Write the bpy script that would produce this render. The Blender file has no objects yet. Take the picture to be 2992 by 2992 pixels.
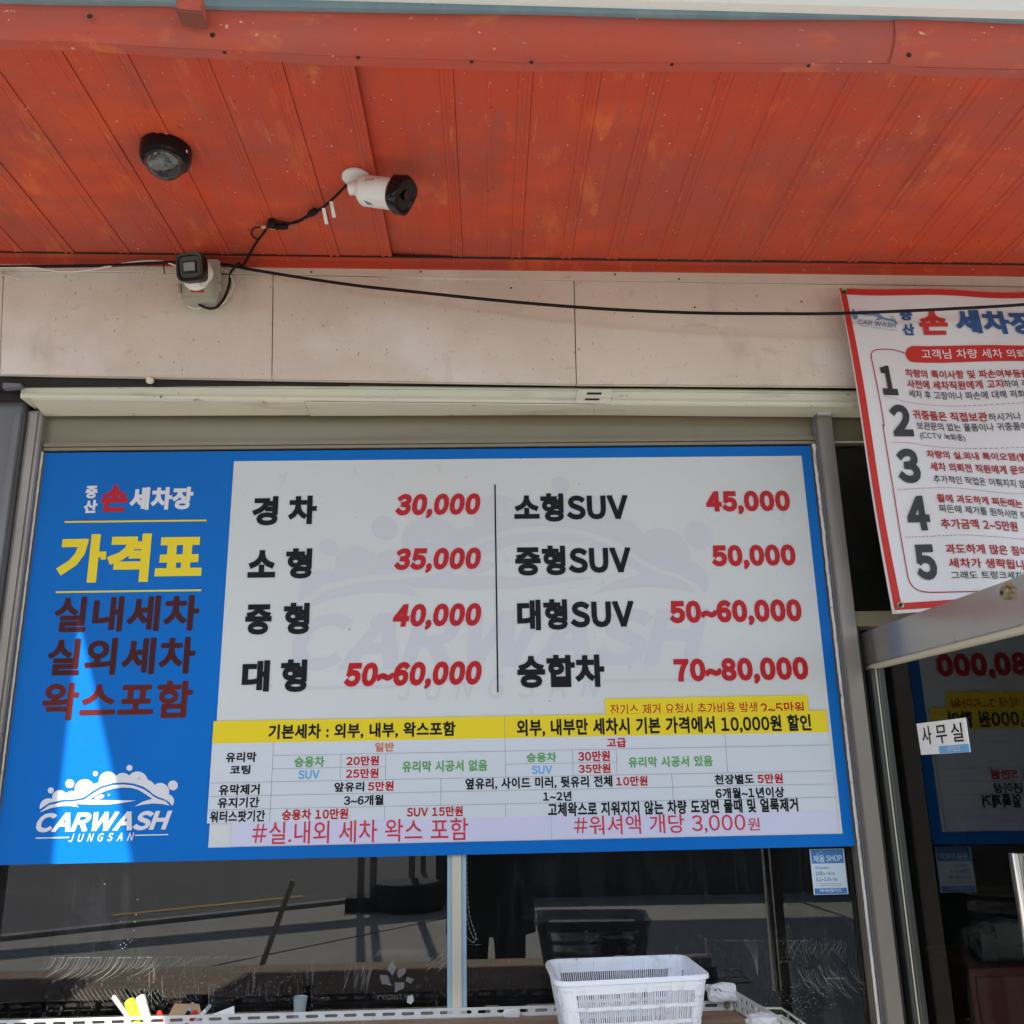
import bpy, bmesh, math, random, sys
from mathutils import Vector, Matrix
from mathutils.geometry import delaunay_2d_cdt, convex_hull_2d
R = math.radians
random.seed(7)
sc = bpy.context.scene
COL = sc.collection

# ------------------------------------------------------------------ camera
F_PX, PITCH, YAW, ROLL = 2600.0, 0.26454, 0.02972, -0.01910
CAM = Vector((0.0, -2.66, 1.60))
cp, sp, cy, sy = math.cos(PITCH), math.sin(PITCH), math.cos(YAW), math.sin(YAW)
FWD = Vector((sy*cp, cy*cp, sp)); X0 = Vector((cy, -sy, 0)); U0 = X0.cross(FWD)
RT = X0*math.cos(ROLL) + U0*math.sin(ROLL); UP = -X0*math.sin(ROLL) + U0*math.cos(ROLL)
cd = bpy.data.cameras.new('camera'); cam = bpy.data.objects.new('camera', cd); COL.objects.link(cam)
cam.matrix_world = Matrix(((RT.x, UP.x, -FWD.x, CAM.x), (RT.y, UP.y, -FWD.y, CAM.y), (RT.z, UP.z, -FWD.z, CAM.z), (0, 0, 0, 1)))
cd.sensor_width = 36; cd.lens = 36*F_PX/2992; cd.clip_start = 0.02; cd.clip_end = 500
sc.camera = cam

# ------------------------------------------------------------------ light
SUN_EL, SUN_AZ = R(46), R(8)          # sun behind the camera, slightly to the left
w = bpy.data.worlds.new('World'); sc.world = w; w.use_nodes = True
nt = w.node_tree; bg = nt.nodes['Background']
sky = nt.nodes.new('ShaderNodeTexSky'); sky.sky_type = 'NISHITA'; sky.sun_disc = False
sky.sun_elevation = SUN_EL; sky.sun_rotation = math.pi + SUN_AZ; sky.air_density = 1.0; sky.dust_density = 1.0
nt.links.new(sky.outputs[0], bg.inputs[0]); bg.inputs[1].default_value = 0.15
sd = bpy.data.lights.new('sun', 'SUN'); sd.energy = 4.6; sd.angle = R(0.5); sd.color = (1, 0.95, 0.86)
sun = bpy.data.objects.new('sun', sd); COL.objects.link(sun)
# direction the light travels: towards +y (the wall), down, and a little to +x
SDIR = Vector((math.sin(SUN_AZ)*math.cos(SUN_EL), math.cos(SUN_AZ)*math.cos(SUN_EL), -math.sin(SUN_EL)))
sun.rotation_euler = SDIR.to_track_quat('-Z', 'Y').to_euler(); sun.location = (-2, -6, 8)
sc.view_settings.view_transform = 'Standard'; sc.view_settings.look = 'None'
sc.view_settings.gamma = 1; sc.view_settings.exposure = 1.20; sc.view_settings.use_curve_mapping = False
sc.render.engine = 'CYCLES'; sc.cycles.max_bounces = 10; sc.cycles.diffuse_bounces = 6; sc.cycles.glossy_bounces = 6
sc.cycles.transparent_max_bounces = 16; sc.cycles.use_denoising = True; sc.cycles.caustics_reflective = False
sc.cycles.sample_clamp_indirect = 6

# ------------------------------------------------------------------ pixel rays (photograph pixels) -> points in the place
def ray(px, py): return RT*((px-1496)/F_PX) - UP*((py-1496)/F_PX) + FWD
class Pl:
    """a plane: origin, normal towards the viewer"""
    def __init__(s, o, n, up=Vector((0, 0, 1))):
        s.o = Vector(o); s.n = Vector(n).normalized(); s.v = (up - s.n*up.dot(s.n)).normalized(); s.u = s.v.cross(s.n)
    def at(s, px, py):
        r = ray(px, py); t = (s.o-CAM).dot(s.n)/r.dot(s.n); return CAM + r*t
    def up(s, d): return Pl(s.o + s.n*d, s.n, s.v)
def YP(y): return Pl((0, y, 0), (0, -1, 0))
def ZP(z): return Pl((0, 0, z), (0, 0, -1), Vector((0, 1, 0)))
def W(p, y): return YP(y).at(*p)
def H(p, z): return ZP(z).at(*p)
def crop(x0, y0, s): return lambda x, y: (x0+x/s, y0+y/s)
c1 = crop(0, 0, 1.288); c2 = crop(1492, 0, 1.288); c3 = crop(350, 350, 2.0337); c4 = crop(0, 720, 1.61); c5 = crop(1200, 720, 1.486)
c6 = crop(2400, 800, 1.757); c7 = crop(0, 1280, 1.5214); c8 = crop(600, 1300, 2.1467); d1 = crop(1450, 1300, 1.7564); d2 = crop(580, 2050, 2.1)
d3 = crop(1450, 2000, 1.8056); d4 = crop(0, 2450, 1.932); d5 = crop(900, 2450, 1.932); d6 = crop(1500, 2450, 1.7564); d7 = crop(2400, 1700, 3.2196)
d8 = crop(2400, 2200, 2.439); e1 = crop(1350, 2480, 6.037); e2 = crop(50, 2200, 3.513); e3 = crop(2000, 2800, 3.864); e4 = crop(2420, 840, 3.378); e5 = crop(2000, 1120, 2.76)
dd = lambda x, y: (x*1.54865, y*1.54865)
GLASS_Y = 0.035
def G(p, z=0.0):
    """where something seen mirrored in the window glass really stands"""
    q = H(p, z); return Vector((q.x, 2*GLASS_Y-q.y, z))

# ------------------------------------------------------------------ materials
def new_mat(name):
    m = bpy.data.materials.new(name); m.use_nodes = True
    return m, m.node_tree, m.node_tree.nodes['Principled BSDF']
def flat(name, col, rough=0.5, metal=0.0, spec=0.5, emit=None, dirt=0.0):
    m, t, b = new_mat(name)
    b.inputs['Base Color'].default_value = (*col, 1); b.inputs['Roughness'].default_value = rough
    b.inputs['Metallic'].default_value = metal; b.inputs['Specular IOR Level'].default_value = spec
    if dirt:
        n = noise(t, 9, 6, .62); r = ramp(t, n, [(.35, 1-dirt), (.62, 1.0)]); mul = mixc(t, (*col, 1), (0, 0, 0, 1), None, 'MULTIPLY')
        mul.inputs['Factor'].default_value = 1; t.links.new(r, mul.inputs['B']); t.links.new(mul.outputs['Result'], b.inputs['Base Color'])
    return m
def coords(t, scale=(1, 1, 1)):
    g = t.nodes.new('ShaderNodeTexCoord'); mp = t.nodes.new('ShaderNodeMapping'); mp.inputs['Scale'].default_value = scale
    t.links.new(g.outputs['Object'], mp.inputs[0]); return mp.outputs[0]
def noise(t, s, det=4, rgh=.55, stretch=(1, 1, 1), dist=0.0):
    n = t.nodes.new('ShaderNodeTexNoise'); n.inputs['Scale'].default_value = s; n.inputs['Detail'].default_value = det
    n.inputs['Roughness'].default_value = rgh; n.inputs['Distortion'].default_value = dist
    t.links.new(coords(t, stretch), n.inputs['Vector']); return n.outputs['Fac']
def ramp(t, src, stops):
    r = t.nodes.new('ShaderNodeValToRGB'); e = r.color_ramp.elements
    while len(e) < len(stops): e.new(.5)
    for k, (p, v) in enumerate(stops):
        e[k].position = p; c = v if isinstance(v, tuple) else (v, v, v); e[k].color = (*c[:3], 1)
    t.links.new(src, r.inputs[0]); return r.outputs[0]
def mixc(t, a, b, fac, mode='MIX'):
    m = t.nodes.new('ShaderNodeMix'); m.data_type = 'RGBA'; m.blend_type = mode
    for key, v in (('A', a), ('B', b)):
        s = [i for i in m.inputs if i.name == key and i.type == 'RGBA'][0]
        if isinstance(v, tuple): s.default_value = (*v[:3], 1)
        elif v is not None: t.links.new(v, s)
    f = m.inputs[0]
    if fac is None: f.default_value = 1
    elif isinstance(fac, (int, float)): f.default_value = fac
    else: t.links.new(fac, f)
    class O: pass
    o = O(); o.inputs = {'Factor': f, 'B': [i for i in m.inputs if i.name == 'B' and i.type == 'RGBA'][0]}
    o.outputs = {'Result': [i for i in m.outputs if i.type == 'RGBA'][0]}; o.out = o.outputs['Result']; return o
def bump(t, b, src, strength=.3, dist=.002):
    n = t.nodes.new('ShaderNodeBump'); n.inputs['Strength'].default_value = strength; n.inputs['Distance'].default_value = dist
    t.links.new(src, n.inputs['Height']); t.links.new(n.outputs[0], b.inputs['Normal'])
def layered(name, base, layers, rough=.5, metal=0, bmp=None, spec=.5, roughvar=None):
    """layers: (colour, noise scale, stretch, lo, hi, strength, detail)"""
    m, t, b = new_mat(name); cur = base
    for col, s, st, lo, hi, k, det in layers:
        f = ramp(t, noise(t, s, det, .6, st), [(lo, 0.0), (hi, k)])
        cur = mixc(t, cur, col, f).out
    t.links.new(cur, b.inputs['Base Color']); b.inputs['Roughness'].default_value = rough; b.inputs['Metallic'].default_value = metal
    b.inputs['Specular IOR Level'].default_value = spec
    if roughvar: t.links.new(ramp(t, noise(t, roughvar[0], 5), [(.3, roughvar[1]), (.7, roughvar[2])]), b.inputs['Roughness'])
    if bmp: bump(t, b, noise(t, bmp[0], 6, .6, bmp[3] if len(bmp) > 3 else (1, 1, 1)), bmp[1], bmp[2])
    return m
M = {}
M['soffit'] = layered('red_soffit_paint', (.51, .064, .031), [
    ((.40, .075, .048), 1.7, (1, 1.6, 1), .40, .60, .85, 5),
    ((.62, .085, .030), 2.4, (1, 2.0, 1), .50, .68, .75, 7),
    ((.24, .060, .038), 3.4, (1, .55, 1), .56, .72, .60, 8),
    ((.74, .20, .060), 6, (2.2, .8, 1), .57, .72, .50, 12),
    ((.33, .10, .075), 13, (2.5, .5, 1), .56, .68, .45, 12),
    ((.74, .30, .12), 22, (2.6, .40, 1), .66, .73, .50, 14),
    ((.80, .50, .32), 75, (1.3, .6, 1), .69, .72, .45, 12),
    ((.09, .03, .02), 42, (1, .8, 1), .69, .71, .75, 8),
    ((.85, .70, .62), 95, (1, 1, 1), .73, .745, .7, 2)],
    rough=.5, spec=.25, bmp=(120, .5, .0014), roughvar=(6, .42, .62))
M['soffit_edge'] = layered('red_fascia_paint', (.46, .080, .052), [
    ((.36, .10, .085), 3.0, (1, 1, 2), .45, .65, .8, 5),
    ((.62, .10, .04), 5, (.5, 1, 2), .58, .74, .6, 6),
    ((.72, .20, .07), 9, (.7, 1, 1.4), .58, .70, .5, 12), ((.30, .09, .07), 7, (.5, 1, 2), .56, .7, .55, 10),
    ((.10, .04, .03), 34, (1, 1, 1), .69, .71, .8, 5),
    ((.80, .66, .42), 45, (.8, 1, 1.4), .67, .70, .6, 10)], rough=.5, spec=.3, bmp=(60, .8, .0025))
M['clad'] = layered('beige_cladding_paint', (.66, .595, .50), [
    ((.56, .49, .42), 1.6, (1, 1, 1), .38, .66, .85, 6),
    ((.80, .81, .80), 1.1, (1, 1, 1.2), .55, .72, .75, 4),
    ((.43, .37, .31), 5, (1.5, 1, .6), .58, .74, .55, 10),
    ((.36, .30, .24), 14, (.7, 1, 1.6), .60, .72, .45, 12),
    ((.17, .13, .10), 62, (1.8, 1, .8), .665, .69, .8, 10),
    ((.10, .08, .06), 100, (1, 1, 1), .70, .72, .8, 4),
    ((.86, .85, .82), 75, (1, 1, 1), .70, .73, .6, 4)], rough=.55, bmp=(110, .7, .0016))
M['cream'] = layered('cream_painted_metal', (.62, .60, .49), [
    ((.70, .66, .46), 4, (.4, 1, 2), .5, .7, .7, 4),
    ((.40, .36, .26), 9, (.3, 1, 2.5), .56, .68, .6, 12), ((.25, .19, .12), 26, (.5, 1, 1.5), .66, .70, .7, 8),
    ((.15, .12, .09), 70, (1, 1, 1), .74, .76, .8, 2)], rough=.5, bmp=(60, .3, .001))
M['whitemetal'] = layered('white_coated_steel', (.66, .67, .66), [
    ((.48, .46, .42), 16, (1, 1, 1), .6, .74, .6, 6), ((.25, .18, .12), 60, (1, 1, 1), .73, .76, .7, 3)], rough=.38)
M['alu'] = layered('bronze_grey_aluminium', (.20, .172, .115), [
    ((.25, .215, .15), 3, (.25, 1, 3), .45, .7, .8, 4), ((.15, .13, .11), 16, (1, 1, 1), .64, .74, .6, 6),
    ((.5, .47, .42), 80, (1, 1, 1), .74, .76, .5, 3)], rough=.4, metal=.25, bmp=(200, .12, .0006))
M['alu_v'] = layered('grey_aluminium_post', (.195, .172, .148), [
    ((.34, .31, .28), 2.4, (1, 1, .4), .42, .68, .8, 4), ((.17, .15, .14), 18, (1, 1, .5), .62, .74, .6, 6)], rough=.34, metal=.35, bmp=(200, .12, .0006))
M['steel_door'] = layered('brushed_door_metal', (.40, .375, .35), [
    ((.32, .295, .27), 5, (1, 1, 1), .45, .7, .7, 5), ((.12, .1, .09), 55, (1, 1, 1), .70, .74, .8, 3)], rough=.2, metal=.7, bmp=(120, .05, .0004))
M['shadeframe'] = flat('shaded_stile', (.055, .055, .050), .35, .4)  # shade on the hinge side put into this darker metal colour
M['pillar'] = layered('blue_grey_pillar_paint', (.17, .175, .195), [((.12, .12, .13), 3, (1, 1, .5), .4, .7, .8, 4)], rough=.5)
M['sealant'] = layered('cracked_white_sealant', (.62, .61, .56), [((.35, .32, .26), 30, (1, 1, .5), .5, .7, .8, 6), ((.06, .05, .04), 45, (1, 1, 1), .66, .7, .9, 4)], rough=.8, bmp=(70, .8, .003))
M['dark'] = flat('dark_gap', (.012, .011, .010), .8)
M['flash'] = layered('blue_grey_flashing', (.16, .255, .305), [((.23, .33, .37), 6, (2, 1, 1), .45, .7, .7, 5), ((.07, .11, .13), 30, (1, 1, 1), .66, .74, .6, 4)], rough=.45)
M['white'] = flat('white_paint', (.80, .80, .78), .4)
M['blue'] = layered('blue_sign_print', (.001, .135, .50), [((.004, .115, .42), 1.5, (1, 1, 1), .4, .7, .7, 6), ((.02, .15, .46), 25, (1, 1, 1), .62, .72, .3, 8)], rough=.4, spec=.12)
M['panelwhite'] = layered('white_sign_print', (.565, .60, .605), [((.53, .555, .55), 1.5, (1, 1, 1), .4, .7, .8, 6), ((.40, .40, .36), 18, (1, 1, .6), .64, .70, .35, 10), ((.12, .11, .10), 70, (1, 1, 1), .76, .77, .8, 2)], rough=.4, spec=.2)
M['wm'] = flat('lavender_watermark_print', (.52, .535, .575), .4, spec=.2)
M['signwhite'] = flat('white_lettering', (.60, .62, .65), .4)
M['yellow'] = flat('yellow_print', (.72, .57, .018), .4, spec=.2)
M['black'] = flat('black_print', (.006, .007, .010), .5, spec=.15)
M['red'] = flat('red_print', (.42, .008, .013), .4, spec=.2)
M['darkred'] = flat('dark_red_lettering', (.048, .003, .003), .4, spec=.2)
M['darkred2'] = flat('brick_red_lettering', (.10, .008, .005), .4, spec=.2)
M['crimson'] = flat('crimson_print', (.50, .018, .045), .35)
M['green'] = flat('green_print', (.10, .32, .08), .35)
M['sky_print'] = flat('light_blue_print', (.10, .37, .72), .35)
M['orange'] = flat('orange_print', (.56, .16, .06), .35)
M['sheet'] = flat('white_vinyl_sheet', (.54, .59, .64), .35)
M['lilac'] = flat('lilac_vinyl_strip', (.53, .54, .70), .35)
M['line'] = flat('thin_grey_rule', (.22, .24, .28), .5)
M['banner'] = layered('white_banner_cloth', (.62, .62, .635), [((.61, .59, .585), 5, (1, 1, 1), .45, .7, .6, 4)], rough=.45, bmp=(400, .15, .0006))
M['bred'] = flat('red_banner_print', (.47, .028, .022), .5, spec=.2)
M['bdkred'] = flat('deep_red_banner_text', (.36, .014, .014), .5, spec=.2)
M['bblue'] = flat('navy_banner_print', (.03, .085, .23), .5, spec=.2)
M['bmid'] = flat('soft_blue_banner_print', (.10, .22, .36), .42)
M['bblack'] = layered('worn_black_banner_print', (.009, .009, .009), [((.05, .045, .045), 30, (1, 1, 1), .6, .72, .6, 6)], rough=.45)
M['cable'] = flat('black_cable', (.006, .006, .007), .6, spec=.2)
M['wcable'] = flat('white_cable', (.62, .60, .52), .5)
M['camblack'] = flat('black_camera_plastic', (.005, .005, .006), .16, spec=.3)
M['camwhite'] = flat('white_camera_metal', (.74, .735, .72), .35, dirt=.10)
M['lens'] = flat('lens_glass', (.05, .055, .06), .06, spec=.8)
M['boxgrey'] = flat('grey_beige_junction_box', (.40, .40, .33), .5, dirt=.15)
M['basket'] = layered('white_basket_plastic', (.68, .72, .78), [((.58, .54, .44), 5, (1, 1, 1), .50, .70, .6, 8), ((.35, .30, .23), 16, (1, 1, 2), .62, .72, .4, 12), ((.16, .13, .10), 45, (1, 1, 1), .68, .71, .6, 8)], rough=.45)
M['basket_lip'] = M['basket']
M['wood'] = layered('weathered_shelf_board', (.24, .165, .10), [((.38, .28, .19), 7, (1, 9, 1), .4, .65, .8, 6), ((.09, .06, .04), 12, (1, 7, 1), .58, .72, .8, 6)], rough=.75, bmp=(40, .4, .002, (1, 8, 1)))
M['rope'] = layered('grey_rope', (.33, .30, .26), [((.18, .16, .14), 120, (1, 1, 1), .45, .6, .8, 3)], rough=.9)
M['tape'] = layered('white_tape_with_scrawl', (.72, .73, .74), [((.03, .03, .035), 42, (1, 1, 1), .63, .65, .95, 3)], rough=.5, bmp=(40, .6, .004))
M['wire'] = flat('pale_green_wire', (.46, .52, .44), .4)
M['lime'] = flat('lime_marker', (.34, .42, .015), .5)
M['redplastic'] = flat('red_plastic', (.62, .03, .02), .4)
M['dimwhite'] = layered('used_white_plastic', (.42, .43, .42), [((.25, .26, .26), 60, (1, 1, 2), .5, .62, .7, 5)], rough=.5)
M['card'] = flat('brown_card', (.40, .27, .16), .7)
M['paper'] = flat('white_paper', (.70, .71, .70), .6)
M['cup'] = flat('clear_grey_cup', (.30, .36, .37), .3)
M['brass'] = flat('worn_brass', (.34, .29, .17), .3, .8)
M['chrome'] = flat('chrome_handle', (.82, .80, .78), .12, 1.0)
M['gasket'] = flat('beige_gasket', (.50, .46, .37), .5)
M['bluefilm'] = flat('pale_blue_film', (.28, .40, .48), .4)
M['bead'] = flat('pale_beads', (.75, .75, .70), .3)
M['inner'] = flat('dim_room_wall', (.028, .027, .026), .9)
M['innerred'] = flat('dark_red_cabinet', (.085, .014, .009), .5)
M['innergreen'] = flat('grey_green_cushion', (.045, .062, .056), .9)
M['concrete'] = layered('yard_concrete', (.38, .36, .32), [((.46, .44, .38), 1.2, (1, 1, 1), .45, .7, .7, 6), ((.17, .155, .135), 3.5, (1, 1, 1), .60, .74, .7, 8), ((.10, .09, .08), 14, (1, 1, 1), .68, .74, .7, 5)], rough=.9)
M['asphalt'] = layered('road_asphalt', (.115, .115, .118), [((.15, .148, .145), 1.5, (.3, 1, 1), .45, .7, .7, 6)], rough=.9)
M['roadyellow'] = flat('yellow_road_paint', (.60, .36, .06), .8, dirt=.4)
M['kerb'] = flat('kerb_concrete', (.36, .34, .31), .9, dirt=.3)
M['truck'] = flat('dark_grey_truck_side', (.060, .064, .060), .5, dirt=.2)
M['tyre'] = flat('tyre_rubber', (.02, .02, .02), .8)
M['shirt'] = layered('black_t_shirt', (.012, .013, .013), [((.02, .02, .02), 12, (1, 1, 1), .4, .7, .8, 4)], rough=.9)
M['trousers'] = flat('black_trousers', (.008, .008, .010), .85)
M['skin'] = flat('skin', (.42, .25, .17), .5)
M['hair'] = flat('black_hair', (.012, .010, .009), .6)
M['shirtprint'] = flat('grey_blue_shirt_print', (.10, .115, .17), .7)
M['sole'] = flat('grey_shoes', (.12, .12, .12), .7)
M['added_awning'] = flat('added_awning_cloth', (.74, .73, .70), .7)
M['post'] = flat('weathered_grey_post', (.30, .26, .21), .6, dirt=.3)
M['stucco'] = layered('pale_render', (.42, .40, .37), [((.32, .30, .27), 2, (1, 1, 1), .4, .7, .7, 5)], rough=.9)
M['farwall'] = layered('far_house_render', (.36, .33, .29), [((.26, .24, .21), .8, (1, 1, 1), .4, .7, .7, 5)], rough=.9)
M['leaf'] = layered('hedge_leaves', (.05, .09, .025), [((.09, .13, .03), 9, (1, 1, 1), .4, .6, .8, 4)], rough=.7)

def glass_mat(name, refl=2.0, dust=True, ztop=1.35, zbot=1.03):
    m = bpy.data.materials.new(name); m.use_nodes = True; t = m.node_tree; t.nodes.clear()
    out = t.nodes.new('ShaderNodeOutputMaterial'); g = t.nodes.new('ShaderNodeBsdfGlossy'); g.inputs['Roughness'].default_value = 0.004
    tr = t.nodes.new('ShaderNodeBsdfTransparent'); tr.inputs[0].default_value = (.80, .82, .80, 1)
    fr = t.nodes.new('ShaderNodeFresnel'); fr.inputs[0].default_value = 1.5
    mu = t.nodes.new('ShaderNodeMath'); mu.operation = 'MULTIPLY'; mu.inputs[1].default_value = refl; mu.use_clamp = True
    t.links.new(fr.outputs[0], mu.inputs[0])
    ms = t.nodes.new('ShaderNodeMixShader'); t.links.new(mu.outputs[0], ms.inputs[0]); t.links.new(tr.outputs[0], ms.inputs[1]); t.links.new(g.outputs[0], ms.inputs[2])
    last = ms.outputs[0]
    if dust:
        df = t.nodes.new('ShaderNodeBsdfDiffuse'); df.inputs[0].default_value = (.52, .56, .64, 1)
        n1 = ramp(t, noise(t, 7, 12, .75, (1.6, 1, .35), 1.2), [(.50, 0.0), (.78, .022)])
        n2 = ramp(t, noise(t, 80, 12, .8, (1.2, 1, .7)), [(.56, 0.0), (.70, .40)])
        geo = t.nodes.new('ShaderNodeNewGeometry'); sep = t.nodes.new('ShaderNodeSeparateXYZ'); t.links.new(geo.outputs['Position'], sep.inputs[0])
        mr = t.nodes.new('ShaderNodeMapRange'); mr.inputs['From Min'].default_value = ztop; mr.inputs['From Max'].default_value = zbot
        t.links.new(sep.outputs['Z'], mr.inputs['Value'])
        low = ramp(t, noise(t, 2.4, 4, .6), [(.42, 0.0), (.7, 1.0)])
        a = t.nodes.new('ShaderNodeMath'); a.operation = 'MULTIPLY'; t.links.new(n2, a.inputs[0]); t.links.new(mr.outputs[0], a.inputs[1])
        a1 = t.nodes.new('ShaderNodeMath'); a1.operation = 'MULTIPLY'; t.links.new(a.outputs[0], a1.inputs[0]); t.links.new(low, a1.inputs[1])
        a2 = t.nodes.new('ShaderNodeMath'); a2.operation = 'ADD'; a2.use_clamp = True; t.links.new(a1.outputs[0], a2.inputs[0]); t.links.new(n1, a2.inputs[1])
        m2 = t.nodes.new('ShaderNodeMixShader'); t.links.new(a2.outputs[0], m2.inputs[0]); t.links.new(last, m2.inputs[1]); t.links.new(df.outputs[0], m2.inputs[2]); last = m2.outputs[0]
    t.links.new(last, out.inputs[0]); return m
M['glass'] = glass_mat('window_glass')
M['doorglass'] = glass_mat('door_glass', .72, False, 1.3, .4)
def ghost(name, col, a):
    m = bpy.data.materials.new(name); m.use_nodes = True; t = m.node_tree; t.nodes.clear()
    out = t.nodes.new('ShaderNodeOutputMaterial'); df = t.nodes.new('ShaderNodeBsdfDiffuse'); df.inputs[0].default_value = (*col, 1)
    tr = t.nodes.new('ShaderNodeBsdfTransparent'); ms = t.nodes.new('ShaderNodeMixShader'); ms.inputs[0].default_value = a
    t.links.new(tr.outputs[0], ms.inputs[1]); t.links.new(df.outputs[0], ms.inputs[2]); t.links.new(ms.outputs[0], out.inputs[0]); return m
M['etch'] = ghost('faint_etched_print', (.5, .52, .52), .13)
M['residue'] = ghost('dried_soap_residue', (.52, .52, .48), .26)
M['fleck'] = ghost('white_fleck', (.60, .62, .64), .42)

# ------------------------------------------------------------------ object helpers
class MB:
    def __init__(s): s.v = []; s.f = []
    def add(s, vs, fs):
        b = len(s.v); s.v += [Vector(v) for v in vs]; s.f += [[b+i for i in f] for f in fs]; return s
    def box(s, x0, x1, y0, y1, z0, z1):
        vs = [(x, y, z) for x in (x0, x1) for y in (y0, y1) for z in (z0, z1)]
        return s.add(vs, [(0, 1, 3, 2), (4, 6, 7, 5), (0, 4, 5, 1), (2, 3, 7, 6), (0, 2, 6, 4), (1, 5, 7, 3)])
    def slab(s, q, d):
        """quad q pushed by vector d"""
        q = [Vector(p) for p in q]; n = len(q); d = Vector(d)
        return s.add(q+[p+d for p in q], [tuple(range(n)), tuple(range(2*n-1, n-1, -1))]+[(i, (i+n), (i+1) % n+n, (i+1) % n) for i in range(n)])
    def tube(s, pts, r, n=8, closed=False, cap=True):
        pts = [Vector(p) for p in pts]; m = len(pts); prev = None; base = len(s.v); rs = r if isinstance(r, (list, tuple)) else [r]*m
        for i, p in enumerate(pts):
            if closed: d = (pts[(i+1) % m]-pts[i-1])
            else: d = pts[min(i+1, m-1)]-pts[max(i-1, 0)]
            d = d.normalized() if d.length > 1e-9 else Vector((0, 0, 1))
            if prev is None: a = d.orthogonal().normalized()
            else: a = (prev-d*prev.dot(d)); a = a.normalized() if a.length > 1e-6 else d.orthogonal().normalized()
            prev = a; b = d.cross(a)
            for k in range(n): t = 2*math.pi*k/n; s.v.append(p+(a*math.cos(t)+b*math.sin(t))*rs[i])
        for i in range(m if closed else m-1):
            for k in range(n):
                s.f.append([base+i*n+k, base+((i+1) % m)*n+k, base+((i+1) % m)*n+(k+1) % n, base+i*n+(k+1) % n])
        if cap and not closed:
            s.f.append([base+k for k in range(n)][::-1]); s.f.append([base+(m-1)*n+k for k in range(n)])
        return s
    def lathe(s, prof, o, ax, n=32):
        """prof: (radius, height along ax)"""
        ax = Vector(ax).normalized(); a = ax.orthogonal().normalized(); b = ax.cross(a); base = len(s.v); o = Vector(o)
        for r, h in prof:
            for k in range(n): t = 2*math.pi*k/n; s.v.append(o+ax*h+(a*math.cos(t)+b*math.sin(t))*max(r, 1e-5))
        for i in range(len(prof)-1):
            for k in range(n): s.f.append([base+i*n+k, base+i*n+(k+1) % n, base+(i+1)*n+(k+1) % n, base+(i+1)*n+k])
        s.f.append([base+k for k in range(n)][::-1]); s.f.append([base+(len(prof)-1)*n+k for k in range(n)]); return s
    def build(s, name, mat, parent=None, smooth=False, bevel=0, recalc=True, seg=2):
        me = bpy.data.meshes.new(name); me.from_pydata([tuple(v) for v in s.v], [], s.f)
        bm = bmesh.new(); bm.from_mesh(me)
        if recalc: bmesh.ops.recalc_face_normals(bm, faces=bm.faces)
        if bevel:
            ed = [e for e in bm.edges if len(e.link_faces) == 2 and e.calc_face_angle(0) > .5]
            bmesh.ops.bevel(bm, geom=ed, offset=bevel, segments=seg, affect='EDGES', clamp_overlap=True)
        bm.to_mesh(me); bm.free()
        if smooth:
            me.polygons.foreach_set('use_smooth', [True]*len(me.polygons))
            if smooth == 'auto': me.set_sharp_from_angle(angle=R(40))
        me.materials.append(M[mat] if isinstance(mat, str) else mat)
        o = bpy.data.objects.new(name, me); COL.objects.link(o)
        if parent:
            o.parent = parent; bpy.context.view_layer.update() if False else None
            o.matrix_parent_inverse = inv(parent)
        return o
def inv(p):
    m = Matrix.LocRotScale(p.location, p.rotation_euler, p.scale)
    if p.parent: m = world_of(p)
    return m.inverted()
def world_of(p):
    m = Matrix.LocRotScale(p.location, p.rotation_euler, p.scale)
    return (world_of(p.parent) @ p.matrix_parent_inverse @ m) if p.parent else m
def thing(name, label, cat, loc=(0, 0, 0), group=None):
    o = bpy.data.objects.new(name, None); COL.objects.link(o); o.location = loc; o.empty_display_size = .05
    o['label'] = label; o['category'] = cat
    if group: o['group'] = group
    return o
def tag(o, label, cat, group=None):
    o['label'] = label; o['category'] = cat
    if group: o['group'] = group
    return o
def struct(o): o['kind'] = 'structure'; return o
def lab(o, s): o['label'] = s; return o
def smooth_path(pts, n=8):
    pts = [Vector(p) for p in pts]; out = []
    for i in range(len(pts)-1):
        p0, p1, p2, p3 = pts[max(i-1, 0)], pts[i], pts[i+1], pts[min(i+2, len(pts)-1)]
        for k in range(n):
            t = k/n; out.append(.5*((2*p1)+(p2-p0)*t+(2*p0-5*p1+4*p2-p3)*t*t+(3*p1-p0-3*p2+p3)*t**3))
    out.append(pts[-1]); return out

# ------------------------------------------------------------------ lettering
_tc = bpy.data.curves.new('glyph', 'FONT'); _tc.resolution_u = 3
_to = bpy.data.objects.new('glyph', _tc); COL.objects.link(_to)
_dg = bpy.context.evaluated_depsgraph_get()
def _raw(s):
    _tc.body = s; _dg.update(); e = _to.evaluated_get(_dg); me = e.to_mesh()
    v = [(a.co.x, a.co.y) for a in me.vertices]; f = [list(p.vertices) for p in me.polygons]; e.to_mesh_clear(); return v, f
_bar = max(x for x, y in _raw('|')[0]); _bar0 = min(x for x, y in _raw('|')[0])
_gc = {}; _base = {}
_tc.space_line = 2.5; _STEP = min(y for x, y in _raw('|')[0])-min(y for x, y in _raw('|\n|')[0])
def _strings(code, out):
    for c in code.co_consts:
        if isinstance(c, str) and len(c) < 60: out.append(c)
        elif isinstance(c, tuple): _tuples(c, out)
        elif hasattr(c, 'co_consts'): _strings(c, out)
def _tuples(t, out):
    for c in t:
        if isinstance(c, str): out.append(c)
        elif isinstance(c, tuple): _tuples(c, out)
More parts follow.
